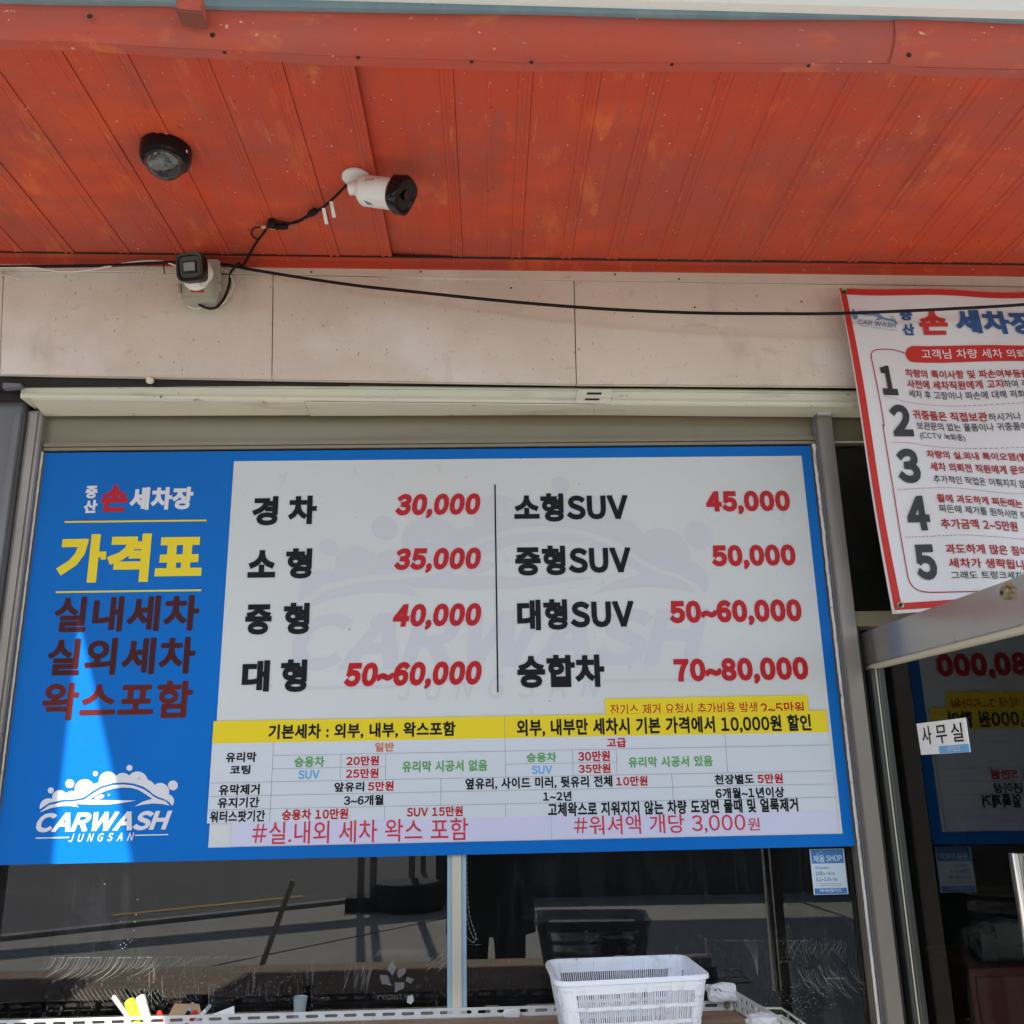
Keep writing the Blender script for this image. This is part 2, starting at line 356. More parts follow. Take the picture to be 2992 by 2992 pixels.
def _batch(chars):
    v, f = _raw('\n'.join(c+'|' for c in chars)); step = _STEP; rows = {}
    for p in f:
        cy_ = sum(v[i][1] for i in p)/len(p); r = int(round((.35-cy_)/step)); rows.setdefault(r, []).append(p)
    for r, ch in enumerate(chars):
        ps = rows.get(r, []); mx = max(v[i][0] for p in ps for i in p); adv = mx-_bar
        keep = [p for p in ps if max(v[i][0] for i in p) < adv+_bar0-.002 or (max(v[i][0] for i in p) < mx-.003 and min(v[i][0] for i in p) < adv+_bar0-.003)]
        ids = {}; V = []
        F = []
        for p in keep:
            q = []
            for i in p:
                if i not in ids: ids[i] = len(V); V.append((v[i][0], v[i][1]+r*step))
                q.append(ids[i])
            F.append(q)
        if 0xFF00 < ord(ch) < 0xFF5F:
            a_ = min(p[0] for p in V); b_ = max(p[0] for p in V); V = [(p[0]-a_+.055, p[1]) for p in V]; adv = b_-a_+.11
            if ch == '\uff11': adv += .05
        _base[ch] = (V, F, adv)
_all = []; _strings(sys._getframe().f_code, _all)
_hang = [c for c in dict.fromkeys(''.join(_all)) if 0xAC00 <= ord(c) <= 0xD7A3 or 0x3130 <= ord(c) <= 0x318F]
_batch(_hang+[chr(ord(k)+0xFEE0) for k in (*'0123456789#', *'SUVCAR', *'WH', *'JNG', *'OFIE', *'TPLB', *'point', *'reu', *'alh')]+list(',.~:%()'))
def style_note(w): return 'weight %.3f' % w
def glyph(ch, w, sharp):
    key = (ch, w, sharp)
    if key in _gc: return _gc[key]
    if ch in _base: v, f, adv = _base[ch]
    else:
        if ch != ' ': print('glyph missing from batch', ch)
        adv = max(x for x, y in _raw(ch+'|')[0])-_bar if ch != ' ' else .30
        v, f = _raw(ch) if ch != ' ' else ([], [])
    if v and w > 0:
        cnt = {}
        for p in f:
            for i in range(len(p)):
                e = (p[i], p[(i+1) % len(p)]); cnt.setdefault(tuple(sorted(e)), []).append(e)
        # weld coincident verts so that outline edges are the ones used once
        km = {}; rep = []
        for i, (x, y) in enumerate(v): rep.append(km.setdefault((round(x, 5), round(y, 5)), i))
        cnt = {}
        for p in f:
            q = [rep[i] for i in p]
            for i in range(len(q)):
                a, b = q[i], q[(i+1) % len(q)]
                if a != b: cnt[tuple(sorted((a, b)))] = cnt.get(tuple(sorted((a, b))), 0)+1
        edges = [e for e, c in cnt.items() if c == 1]
        nb = {}
        for a, b in edges: nb.setdefault(a, []).append(b); nb.setdefault(b, []).append(a)
        def corner(a, o):
            for c in nb[a]:
                if c != o:
                    d1_ = Vector(v[a])-Vector(v[o]); d2_ = Vector(v[c])-Vector(v[a])
                    if d1_.length > 1e-6 and d2_.length > 1e-6 and d1_.angle(d2_) > .95: return True
            return False
        V2 = [Vector(p) for p in v]; F2 = [list(p) for p in f]
        for a, b in edges:
            A, B = Vector(v[a]), Vector(v[b]); d = B-A
            if d.length < 1e-6: continue
            d.normalize(); n = Vector((-d.y, d.x))*w
            ea = d*w if (sharp and corner(a, b)) else d*0; eb = d*w if (sharp and corner(b, a)) else d*0
            k = len(V2); V2 += [A-ea-n, B+eb-n, B+eb+n, A-ea+n]; F2.append([k, k+1, k+2, k+3])
        for a in nb:
            if sharp and any(corner(a, o) for o in nb[a]): continue
            k = len(V2); V2 += [Vector(v[a])+Vector((math.cos(t*math.pi/4+.39), math.sin(t*math.pi/4+.39)))*w*1.03 for t in range(8)]; F2.append(list(range(k, k+8)))
        F3 = []
        for p in F2:
            ar = sum(V2[p[i]].x*V2[p[(i+1) % len(p)]].y-V2[p[(i+1) % len(p)]].x*V2[p[i]].y for i in range(len(p)))
            if abs(ar) > 1e-7: F3.append(p if ar > 0 else p[::-1])
        F2 = F3
        for attempt in range(6):
            jit = 0 if attempt == 0 else 2e-5*4**attempt
            V3 = V2 if attempt == 0 else [Vector((p.x+random.uniform(-jit, jit), p.y+random.uniform(-jit, jit))) for p in V2]
            try: r = delaunay_2d_cdt(V3, [], F2, 0, 1e-6, True)
            except Exception: continue
            def area(P, q): return abs(sum(P[q[k]].x*P[q[(k+1) % len(q)]].y-P[q[(k+1) % len(q)]].x*P[q[k]].y for k in range(len(q))))/2
            hp_ = convex_hull_2d(V3); ha = area(V3, hp_); ta_ = [area(r[0], q) for q in r[2]]
            if abs(sum(ta_)-ha) > 3e-4: continue
            got = [0.0]*len(F2)
            for a_, og in zip(ta_, r[5]):
                for g in og: got[g] += a_
            want = [area(V3, q) for q in F2]; bad = {g for g in range(len(F2)) if got[g] > want[g]*1.05+2e-4}
            fs = [q for q, og in zip(r[2], r[5]) if any(g not in bad for g in og)]
            v, f = [(p.x, p.y) for p in r[0]], [list(x) for x in fs]; break
        else: print('glyph union failed', ch, style_note(w))
    _gc[key] = (v, f, adv); return _gc[key]
STYLES = {'thin': (0, False), 'reg': (.008, False), 'bold': (.022, False), 'round': (.034, False), 'heavy': (.050, True), 'num': (.068, True), 'med': (.015, True), 'xnum': (.055, True)}
def text_mesh(body, style, track=0.0, shear=0.0):
    w, sh = STYLES[style]; V, F, x = [], [], 0
    body = ''.join(chr(ord(c)+0xFEE0) if c.isascii() and (c.isalnum() or c == '#') else c for c in body)
    need = [c for c in dict.fromkeys(body) if c != ' ' and c not in _base]
    if need: _batch(need)
    for ch in body:
        v, f, adv = glyph(ch, w, sh); b = len(V); V += [(p[0]+x+shear*p[1], p[1]) for p in v]; F += [[b+i for i in q] for q in f]; x += adv+track+w*.9
    return V, F
WARP = None
def T(pl, body, A, B, h, mat, parent, style='bold', lift=0.0012, shear=0.0, track=0.0, level=True, vdir=None, name='lettering', label=None):
    """write body so that its box starts at pixel A, ends at pixel B (bottom line) and is h photograph pixels tall"""
    V, F = text_mesh(body, style, track, shear); p = pl.up(lift)
    x0 = min(v[0] for v in V); x1 = max(v[0] for v in V); y0 = min(v[1] for v in V); y1 = max(v[1] for v in V)
    a, b = p.at(*A), p.at(*B); m = ((A[0]+B[0])/2, (A[1]+B[1])/2); mb = p.at(*m); mt = p.at(m[0], m[1]-h)
    v = vdir or p.v
    if level:
        u = p.u; wd = (b-a).dot(u); o = mb-u*wd/2; hh = (mt-mb).dot(v)
    else:
        u = (b-a).normalized(); wd = (b-a).length; o = a; hh = (mt-mb).dot(p.v)
    mb_ = MB(); mb_.v = [o+u*((q[0]-x0)/(x1-x0)*wd)+v*((q[1]-y0)/(y1-y0)*hh) for q in V]; mb_.f = F
    if WARP: mb_.v = [WARP(q) for q in mb_.v]
    ob = mb_.build(name, mat, parent, recalc=False)
    if label: ob['label'] = label
    return ob
def box_text(pl, body, cr, xl, xr, yt, yb, mat, parent, style='bold', **k):
    ym = (yt+yb)/2; A = cr(xl, ym); B = cr(xr, ym); c = cr((xl+xr)/2, yb); t = cr((xl+xr)/2, yt)
    V, F = text_mesh(body, style, k.pop('track', 0), k.pop('shear', 0)); p = pl.up(k.pop('lift', .0012))
    x0 = min(v[0] for v in V); x1 = max(v[0] for v in V); y0 = min(v[1] for v in V); y1 = max(v[1] for v in V)
    a, b, cb, ct = p.at(*A), p.at(*B), p.at(*c), p.at(*t)
    ua, ub = a.dot(p.u), b.dot(p.u); va, vb = cb.dot(p.v), ct.dot(p.v); o = p.n*p.o.dot(p.n)
    m = MB(); m.v = [o+p.u*(ua+(q[0]-x0)/(x1-x0)*(ub-ua))+p.v*(va+(q[1]-y0)/(y1-y0)*(vb-va)) for q in V]; m.f = F
    return m.build('lettering', mat, parent, recalc=False)
def patch(pl, pts, mat, parent, name, lift=.001, thick=0.0004, nrm=True):
    p = pl.up(lift); q = [p.at(*a) for a in pts]
    return MB().slab(q, -p.n*thick).build(name, mat, parent)
def stroke(pl, pts, wpx, mat, parent, name, lift=.001, closed=False, cr=None, smooth=0):
    """a ribbon of even width along pixel points"""
    p = pl.up(lift); q = [p.at(*a) for a in pts]
    if smooth: q = smooth_path(q, smooth)
    w = wpx
    m = MB(); L = []
    for i, a in enumerate(q):
        d = (q[min(i+1, len(q)-1)]-q[max(i-1, 0)]).normalized(); n = p.n.cross(d)*w/2; L.append((a+n, a-n))
    vs = [x for pr in L for x in pr]; m.add(vs, [(2*i, 2*i+1, 2*i+3, 2*i+2) for i in range(len(L)-1)])
    if WARP: m.v = [WARP(x) for x in m.v]
    return m.build(name, mat, parent)

exec_order = []
# ================================================================== THE YARD AND ROAD BEHIND THE CAMERA (seen mirrored in the glass)
ground = MB()
ground.add([(-60, -70, 0), (60, -70, 0), (60, 40, 0), (-60, 40, 0)], [(0, 1, 2, 3)]); struct(ground.build('ground', 'concrete'))
k0, k1 = G(d4(330, 545)), G(d5(240, 365)); kd = (k1-k0).normalized(); kn = Vector((kd.y, -kd.x, 0))
if kn.y > 0: kn = -kn
ka, kb = k0-kd*40, k0+kd*40
rd = MB().slab([ka+kn*.14+Vector((0, 0, .004)), kb+kn*.14+Vector((0, 0, .004)), kb+kn*9+Vector((0, 0, .004)), ka+kn*9+Vector((0, 0, .004))], (0, 0, -.003)); struct(rd.build('road', 'asphalt'))
kb_ = MB().slab([ka+Vector((0, 0, .04)), kb+Vector((0, 0, .04)), kb+kn*.14+Vector((0, 0, .04)), ka+kn*.14+Vector((0, 0, .04))], (0, 0, -.06)); struct(kb_.build('kerb', 'kerb'))
yl = MB()
for i in range(-8, 9):
    o = k0+kn*.75+kd*(i*3.6+.6)
    yl.slab([o+Vector((0, 0, .009)), o+kd*2.1+Vector((0, 0, .009)), o+kd*2.1+kn*.14+Vector((0, 0, .009)), o+kn*.14+Vector((0, 0, .009))], (0, 0, -.003))
struct(yl.build('road_marking', 'roadyellow'))
# joint in the concrete
j0, j1 = G(d5(0, 610)), G(d5(780, 450)); jd = (j1-j0).normalized(); jn = Vector((jd.y, -jd.x, 0))*.012
struct(MB().slab([j0-jd*6-jn+Vector((0, 0, .004)), j1+jd*6-jn+Vector((0, 0, .004)), j1+jd*6+jn+Vector((0, 0, .004)), j0-jd*6+jn+Vector((0, 0, .004))], (0, 0, -.003)).build('pavement_joint', 'dark'))
# far side of the road: low wall and houses
fw = thing('boundary_wall', 'pale rendered boundary wall along the far side of the road', 'wall', k0+kn*11)
MB().slab([ka+kn*11, kb+kn*11, kb+kn*11.2, ka+kn*11.2], (0, 0, 1.6)).build('wall_face', 'farwall', fw)
MB().slab([ka+kn*10.95+Vector((0, 0, 1.6)), kb+kn*10.95+Vector((0, 0, 1.6)), kb+kn*11.25+Vector((0, 0, 1.6)), ka+kn*11.25+Vector((0, 0, 1.6))], (0, 0, .08)).build('coping', 'kerb', fw)
for i, (off, wd, ht, lb) in enumerate([(-15, 9, 6, 'pale two storey house beyond the road with dark windows'), (2, 12, 7, 'wide three bay house beyond the boundary wall'), (20, 9, 5.2, 'low house beyond the far end of the boundary wall')]):
    o = k0+kn*16+kd*off; h = thing('house', lb, 'house', o)
    MB().slab([o, o+kd*wd, o+kd*wd+kn*7, o+kn*7], (0, 0, ht)).build('wall', 'farwall', h)
    MB().slab([o-kn*.4-kd*.4+Vector((0, 0, ht)), o+kd*(wd+.4)-kn*.4+Vector((0, 0, ht)), o+kd*(wd+.4)+kn*7.4+Vector((0, 0, ht)), o-kd*.4+kn*7.4+Vector((0, 0, ht))], (0, 0, .25)).build('roof', 'kerb', h)
    for r_ in range(int(ht//2.6)):
        for c_ in range(3):
            q = o+kd*(wd*(c_+.5)/3-.7)-kn*.05+Vector((0, 0, 1.0+r_*2.6)); wn = MB().slab([q, q+kd*1.4, q+kd*1.4+Vector((0, 0, 1.2)), q+Vector((0, 0, 1.2))], -kn*.03).build('window', 'alu', h)
            q2 = q+kd*.08+Vector((0, 0, .08))-kn*.035; MB().slab([q2, q2+kd*1.24, q2+kd*1.24+Vector((0, 0, 1.04)), q2+Vector((0, 0, 1.04))], -kn*.01).build('pane', 'lens', wn)
# dark stand-in wall across the yard, kept low to shorten its shadow
ta, tb = G(d5(690, 395)), G(d6(1505, 325)); td = (tb-ta).normalized(); tn = Vector((td.y, -td.x, 0))
if tn.y > 0: tn = -tn
tk = thing('low_stand_in_wall', 'low dark grey wall standing in for a taller dark side across the yard, mirrored in the right pane', 'wall', ta)
tb = tb+td*3+tn*.62; ta = ta+tn*.62
MB().slab([ta, tb, tb+tn*.25, ta+tn*.25], (0, 0, .62)).build('wall_face', 'truck', tk, bevel=.01)
MB().slab([ta-td*.03-tn*.03+Vector((0, 0, .62)), tb-tn*.03+Vector((0, 0, .62)), tb+tn*.28+Vector((0, 0, .62)), ta-td*.03+tn*.28+Vector((0, 0, .62))], (0, 0, .06)).build('coping', 'truck', tk)
# leaning props and gantry; an unseen pipe is placed to throw the shade strip
pa = G(d5(370, 398)); gy = thing('steel_gantry', 'rusty steel gantry frame of three posts standing near the kerb', 'frame', pa)
for q, lean in ((d5(295, 385), .16), (d5(365, 395), .02), (d5(585, 330), -.12)):
    b_ = G(q); MB().box(b_.x-.035, b_.x+.035, b_.y-.035, b_.y+.035, 0, 3.6).build('post', 'post', gy).rotation_euler = (0, 0, 0)
b0, b1 = G(d5(295, 385)), G(d5(585, 330))
MB().tube([b0+Vector((-.2, 0, 3.62)), b1+Vector((.2, 0, 3.62))], .04, 4).build('beam', 'post', gy)
g0, g1 = G(d4(520, 612)), G(d5(780, 430)); gdv = (g1-g0).normalized(); g0 = g0-gdv*4
def sun_lift(p, z): return p-SDIR*((z-p.z)/(-SDIR.z))
h0, h1 = sun_lift(g0, 3.6), sun_lift(g1, 3.6); pb = thing('pipe_beam', 'unseen long pipe on two posts above the yard, placed to throw a strip of shade', 'beam', h0)
MB().tube([h0, h1], .17, 12).build('pipe', 'post', pb)
for q in (h0, h1): MB().tube([(q.x, q.y, 0), (q.x, q.y, 3.43)], .04, 10).build('post', 'post', pb)
MB().box(pa.x-.28, pa.x+.30, pa.y-.2, pa.y+.2, 0, .14).build('base_block', 'dark', gy)
tq = G(d5(575, 398)); tyr = thing('tyre', 'black tyre lying flat by the steel frame, mirrored in the glass', 'tyre', tq)
MB().lathe([(.20, .02), (.34, 0), (.38, .05), (.38, .22), (.34, .27), (.20, .25)], tq, (0, 0, 1), 28).build('tread', 'tyre', tyr, 'auto')
s0 = G(d4(1475, 725)); dir_ = ray(*d4(1655, 235)); 
rod_d = (Vector((s0.x, s0.y, 0))-CAM).length
rodtop = Pl((s0.x, 2*GLASS_Y-s0.y, 0), (0, -1, 0)).at(*d4(1655, 235)); rodtop = Vector((rodtop.x, s0.y, rodtop.z))
tag(MB().tube([s0, rodtop], .022, 8).build('leaning_rod', 'post'), 'thin brown rod leaning in the yard, mirrored in the left pane', 'rod')

# ------------------------------------------------------------------ added cloths out of view shade the wall; their V gap shapes the sun wedge
AZ = 3.62
def sun_up(p, z):
    t = (z-p.z)/(-SDIR.z); return p - SDIR*t
sy_ = -.004
apex = sun_up(W(c7(352, 800), sy_), AZ); lo_l = sun_up(W(c7(236, 1895), sy_), AZ); lo_r = sun_up(W(c7(585, 1885), sy_), AZ)
def ext(a, b, y): t = (y-a.y)/(b.y-a.y); return a+(b-a)*t
YF, YB = -2.98, -1.30
eL, eR = ext(apex, lo_l, YF), ext(apex, lo_r, YF)
dd_ = Vector((0, 0, -.004))
aL = thing('added_awning', 'added white shade cloth on posts over the wash bay, its edge cut to shape the sun wedge', 'added_awning', (-2.5, -2.1, AZ))
MB().slab([(-5.2, YB, AZ), (apex.x-.0005, YB, AZ), (apex.x-.0005, apex.y, AZ), eL, (-5.2, YF, AZ)], dd_).build('cloth', 'added_awning', aL)
aR = thing('added_awning', 'second added white shade cloth continuing over the office door, its edge shaping the sun wedge', 'added_awning', (1.5, -2.1, AZ))
MB().slab([(apex.x+.0005, YB, AZ), (3.6, YB, AZ), (3.6, YF, AZ), eR, (apex.x+.0005, apex.y, AZ)], dd_).build('cloth', 'added_awning', aR)
for th_, xs in ((aL, (-5.1, -2.9)), (aR, (3.4,))):
    for x_ in xs: MB().tube([(x_, YF+.05, 0), (x_, YF+.05, AZ-.01)], .035, 10).build('post', 'post', th_)
MB().tube([(-5.2, YF+.03, AZ-.04), (eL.x, YF+.03, AZ-.04)], .02, 8).build('edge_pole', 'post', aL)
MB().tube([(eR.x, YF+.03, AZ-.04), (3.6, YF+.03, AZ-.04)], .02, 8).build('edge_pole', 'post', aR)

# cloth added out of view over the yard to shade the mirrored ground
gq = [G(d6(165, 432)), G(d6(1700, 400)), Vector((5.2, -2.6, 0)), G(d6(232, 505))]
gd = (gq[3]-gq[0]); gq[3] = gq[0]+gd*((-2.6-gq[0].y)/gd.y); gq[2] = Vector((gq[1].x+1.0, -2.6, 0))
cq2 = [sun_up(q, 4.0) for q in gq]; yd = thing('added_awning', 'added white cloth high over the yard behind the camera, placed to shade the ground', 'added_awning', cq2[0])
MB().slab(cq2, (0, 0, -.004)).build('cloth', 'added_awning', yd)
for q in cq2[1:3]: MB().tube([(q.x, q.y, 0), (q.x, q.y, 3.99)], .03, 10).build('post', 'post', yd)
# ================================================================== BUILDING
# fascia cladding plane and soffit plane
CY = -0.14                                     # face of the cladding
def CL(p): return W(p, CY)
jl, jr = CL(c4(0, 48)), CL(dd(1932, 506)) if False else CL((2992, 786))
slope = (jr.z-jl.z)/(jr.x-jl.x); SZ0 = jl.z-slope*jl.x
SN = Vector((slope, 0, -1)).normalized()
SOF = Pl((0, CY, SZ0), SN, Vector((0, 1, 0)))
def sz(x, y=0): return SZ0+slope*x
print('soffit z', SZ0, 'slope', slope)
XL, XR = -2.6, 2.9
YO = SOF.at(1496, 186).y; print('soffit outer y', YO)
canopy = thing('canopy', 'red painted metal canopy with ribbed underside, white sign box and blue-grey flashing on its edge', 'canopy', (0, YO, SZ0))
# panel joints from the photograph (pixel x where each rib meets the wall)
ribs_px = [-160, -60, 30, 100, 195, 278, 360, 403+30, 530, 560+75, 690, 850-5, 1002, 1146, 1215+0]
ribs_px = [-170, -80, 15, 101, 245, 403, 559, 690, 851, 1001, 1146, 1355-0, 1522, 1666, 1800, 1945, 2078, 2217, 2358, 2498, 2636, 2772, 2919, 3060, 3200]
xs = [SOF.at(p, 768+8*(p/2992)).x for p in ribs_px]
seamA = SOF.at(1148, 760).x; seamB = SOF.at(1354, 765).x
xs = [xs[0]-.5, xs[0]-.36, xs[0]-.23, xs[0]-.11]+xs+[xs[-1]+.11, xs[-1]+.23, xs[-1]+.36]
xs[xs.index(min(xs, key=lambda a: abs(a-seamA)))] = seamA; xs[xs.index(min(xs, key=lambda a: abs(a-seamB)))] = seamB
yo, yi = YO-.02, CY+.02
for i in range(len(xs)-1):
    a, b = xs[i], xs[i+1]; rec = 0.0; inside = a >= seamA-1e-4 and b <= seamB+1e-4
    wob = random.uniform(-.0008, .0008); wd = b-a
    # profile across: flat, small bead, flat, double rib at the end; z offsets are below (-) the sheet
    bead = .45+random.uniform(-.03, .03)
    prof = [(0, 0), (wd*bead-.006, 0), (wd*bead-.003, -.0013), (wd*bead+.003, -.0013), (wd*bead+.006, 0), (wd-.034, 0), (wd-.031, -.0034), (wd-.025, -.0036), (wd-.022, -.0012), (wd-.013, -.0012), (wd-.010, -.0034), (wd-.0012, -.0028)]
    m = MB(); n = len(prof); NY = 9
    for j in range(NY+1):
        y = yo+(yi-yo)*j/NY
        for px_, dz in prof:
            wv = .0007*math.sin(y*7+i*1.3)+.0005*math.sin(px_*60+i)
            m.v.append(Vector((a+px_, y, sz(a+px_)+(.016*max(0, min(1, (seamB+.02-(a+px_))/(seamB-seamA))) if inside else 0)+wob+dz+wv*(1 if 0 < px_ < wd-.036 else 0))))
    for j in range(NY):
        for k in range(n-1): m.f.append([j*n+k, j*n+k+1, (j+1)*n+k+1, (j+1)*n+k])
    # top closure
    b0_ = len(m.v); m.v += [Vector((a, yo, sz(a)+.02)), Vector((b-.0012, yo, sz(b)+.02)), Vector((b-.0012, yi, sz(b)+.02)), Vector((a, yi, sz(a)+.02))]
    m.f.append([b0_, b0_+1, b0_+2, b0_+3])
    m.f.append([0, NY*n, b0_+3, b0_]); m.f.append([n-1, b0_+1, b0_+2, NY*n+n-1])
    m.build('soffit_panel', 'soffit', canopy, recalc=False)
struct_deck = MB().box(XL-.3, XR+.3, YO-.02, CY+.3, SZ0+.09, SZ0+.13).build('deck', 'dark', canopy)
# trims along outer edge and wall edge
def band(pts_top, pts_bot, yplane, thick, name, mat, parent, nx=1, back=True, bevel=0):
    q = [W(pts_top[0], yplane), W(pts_top[1], yplane), W(pts_bot[1], yplane), W(pts_bot[0], yplane)]
    return MB().slab(q, (0, thick, 0)).build(name, mat, parent, bevel=bevel)
# outer edge trim strip (thin flange on the soffit), wavy like a bent sheet
def wavy_strip(fn_a, fn_b, x0, x1, n, off, name, mat, parent):
    m = MB()
    for i in range(n+1):
        x = x0+(x1-x0)*i/n; A_, B_ = fn_a(x), fn_b(x); m.v += [A_, B_, B_+off, A_+off]
    for i in range(n):
        for k in range(4): m.f.append([4*i+k, 4*i+(k+1) % 4, 4*i+4+(k+1) % 4, 4*i+4+k])
    m.f.append([0, 1, 2, 3]); m.f.append([4*n+3, 4*n+2, 4*n+1, 4*n]); return m.build(name, mat, parent)
oe = [(-250, 100), (0, 117), (256, 124), (435, 137), (652, 148), (1048, 168), (1374, 178), (1496, 184), (1800, 184), (2350, 186), (2618, 187), (2660, 196), (2992, 204), (3300, 214)]
oes = smooth_path([SOF.at(*p) for p in oe], 3)
def yedge(x):
    for a, b in zip(oes, oes[1:]):
        if a.x <= x <= b.x: return a.y+(b.y-a.y)*(x-a.x)/(b.x-a.x)
    return oes[0].y if x < oes[0].x else oes[-1].y
wavy_strip(lambda x: Vector((x, yedge(x)+.018, sz(x)-.0058)), lambda x: Vector((x, yedge(x)-.008, sz(x)-.0058)), oes[0].x, oes[-1].x, 60, Vector((0, 0, -.0016)), 'edge_trim', 'soffit_edge', canopy)
# fascia band: curved sheet rising from the trim
tops = [(-250, -8), (0, 8), (500, 17), (600, 28), (1180, 36), (1496, 42), (1957, 53), (2672, 60), (2992, 71), (3300, 80)]
FY = YO-.075
ftop = smooth_path([W(p, FY) for p in tops], 4)
def ztop(x):
    for a, b in zip(ftop, ftop[1:]):
        if a.x <= x <= b.x: return a.z+(b.z-a.z)*(x-a.x)/(b.x-a.x)
    return ftop[0].z if x < ftop[0].x else ftop[-1].z
seamx = W((2640, 150), FY).x
def fascia(x0, x1, dz, n):
    m = MB(); K = 9
    for i in range(n+1):
        x = x0+(x1-x0)*i/n; y0_ = yedge(x)-.008; z0_ = sz(x)-.006-dz
        for k in range(K+1):
            t = k/K; y = y0_+(FY-y0_)*(1-(1-t)**3.2)*.88+(FY-y0_)*.12*t; z = z0_+(ztop(x)-z0_)*(.12*t+.88*t**1.35)
            d = .004*math.sin(x*2.1+1)*math.sin(t*math.pi)+.0015*math.sin(x*9)*t
            m.v.append(Vector((x, y-d-dz, z)))
    for i in range(n):
        for k in range(K): m.f.append([i*(K+1)+k, (i+1)*(K+1)+k, (i+1)*(K+1)+k+1, i*(K+1)+k+1])
    o = m.build('fascia_sheet', 'soffit_edge', canopy, smooth=True); return o
fascia(oes[0].x, seamx-.001, 0, 50); fascia(seamx-.012, oes[-1].x, .003, 12)
# blue-grey flashing above it, then the white sign box
wavy_strip(lambda x: Vector((x, FY-.012, ztop(x)-.002)), lambda x: Vector((x, FY-.012, ztop(x)+.062-.012*(x > 0)*min(1, x))), oes[0].x, oes[-1].x, 40, Vector((0, .02, 0)), 'flashing', 'flash', canopy)
wb = W((1625, 0), FY-.03); wbr = W((2992, 37), FY-.03); sl_ = (wbr.z-wb.z)/(wbr.x-wb.x)
x0_, x1_ = -2.6, 3.2
signbox = thing('sign_box', 'blank white sign box standing on the canopy edge, catching the sun', 'sign', (0, FY-.03, wb.z))
MB().slab([(x0_, FY-.035, wb.z+sl_*(x0_-wb.x)), (x1_, FY-.035, wb.z+sl_*(x1_-wb.x)), (x1_, FY-.035, wb.z+1.0), (x0_, FY-.035, wb.z+1.0)], (0, .25, 0)).build('sign_face', 'white', signbox)
# steel bracket poking over the edge
br = W((1040/1.288+0, 0), FY-.03)
q = [W(c1(657, -20), FY-.05), W(c1(758, -20), FY-.05), W(c1(760, 46), FY-.05), W(c1(668, 36), FY-.05)]
MB().slab(q, (0, .035, 0)).build('edge_bracket', 'soffit_edge', canopy, bevel=.002)
q = [W(c1(658, 34), FY-.052), W(c1(762, 46), FY-.052), W(c1(763, 52), FY-.052), W(c1(664, 42), FY-.052)]
MB().slab(q, (0, .04, 0)).build('edge_bracket', flat('brown_red_bracket', (.20, .055, .035), .6), canopy)
# screws along trims
def screw(p, n, r, mat, parent, name='screw'):
    return MB().lathe([(r*.6, .0025), (r, .0015), (r, 0)], p, n, 10).build(name, mat, parent, 'auto')
for q in (c1(846, 186), c1(1348, 206), c1(1775, 222), c2(78, 224), c2(606, 232), c2(1120, 236)):
    p = SOF.at(*q); screw(Vector((p.x, p.y, sz(p.x)-.0074)), (0, 0, -1), .0042, 'dark', canopy)
for q, y_ in ((c2(1498, 208), FY+.02), (c2(1546, 60), FY-.013), (c1(800, 133), FY+.02), (c1(338, 62), FY)):
    p = W(q, FY-.004); screw(p, (0, -1, 0), .006, 'dark', canopy)
# red angle trim where soffit meets the cladding
def zt(x): return sz(x)-.001
wavy_strip(lambda x: Vector((x, CY-.010, zt(x)-.006)), lambda x: Vector((x, CY-.010, zt(x)-.030)), XL, XR, 30, Vector((0, .008, 0)), 'wall_trim', 'soffit', canopy)
wavy_strip(lambda x: Vector((x, CY-.030, zt(x)-.004)), lambda x: Vector((x, CY-.010, zt(x)-.004)), XL, XR, 30, Vector((0, 0, -.003)), 'wall_trim', 'soffit', canopy)

wavy_strip(lambda x: Vector((x, CY-.034, zt(x)-.0005)), lambda x: Vector((x, CY-.029, zt(x)-.0005-.004*max(0, math.sin(x*1.7+.6)))), XL, XR, 60, Vector((0, 0, -.0022)), 'wall_gap', 'dark', canopy)
# ---- cladding
clad = thing('cladding', 'beige painted panel band on the wall between canopy and shutter rail, speckled with dirt', 'cladding', (0, CY, 2.9))
seams = [(-900, -900), (11, 0), (798, 794), (1677, 1684), (3500, 3500)]
def ctop(px): return 792+18*(px/1200) if px < 1200 else 815+18*((px-1200)/1300)
def cbot(px): return 1093+(px/1200)*23 if px < 1200 else 1118+10*((px-1200)/1300)
for (ta_, ba_), (tb_, bb_) in zip(seams, seams[1:]):
    q = [CL((ta_+1.5, ctop(ta_))), CL((tb_-1.0, ctop(tb_))), CL((bb_-1.0, cbot(bb_))), CL((ba_+1.5, cbot(ba_)))]
    m = MB(); NX, NZ = 14, 6
    for i in range(NX+1):
        for j in range(NZ+1):
            u, v = i/NX, j/NZ; p = (q[0]*(1-u)+q[1]*u)*(1-v)+(q[3]*(1-u)+q[2]*u)*v
            p = p+Vector((0, .0022*math.sin(u*7+ta_)*math.sin(v*3.1), 0)); m.v.append(p)
    for i in range(NX):
        for j in range(NZ): k = i*(NZ+1)+j; m.f.append([k, k+NZ+1, k+NZ+2, k+1])
    bk = MB().slab([q[0]+Vector((0, .006, 0)), q[1]+Vector((0, .006, 0)), q[2]+Vector((0, .006, 0)), q[3]+Vector((0, .006, 0))], (0, .01, 0))
    m.add(bk.v, bk.f); m.build('cladding_panel', 'clad', clad)
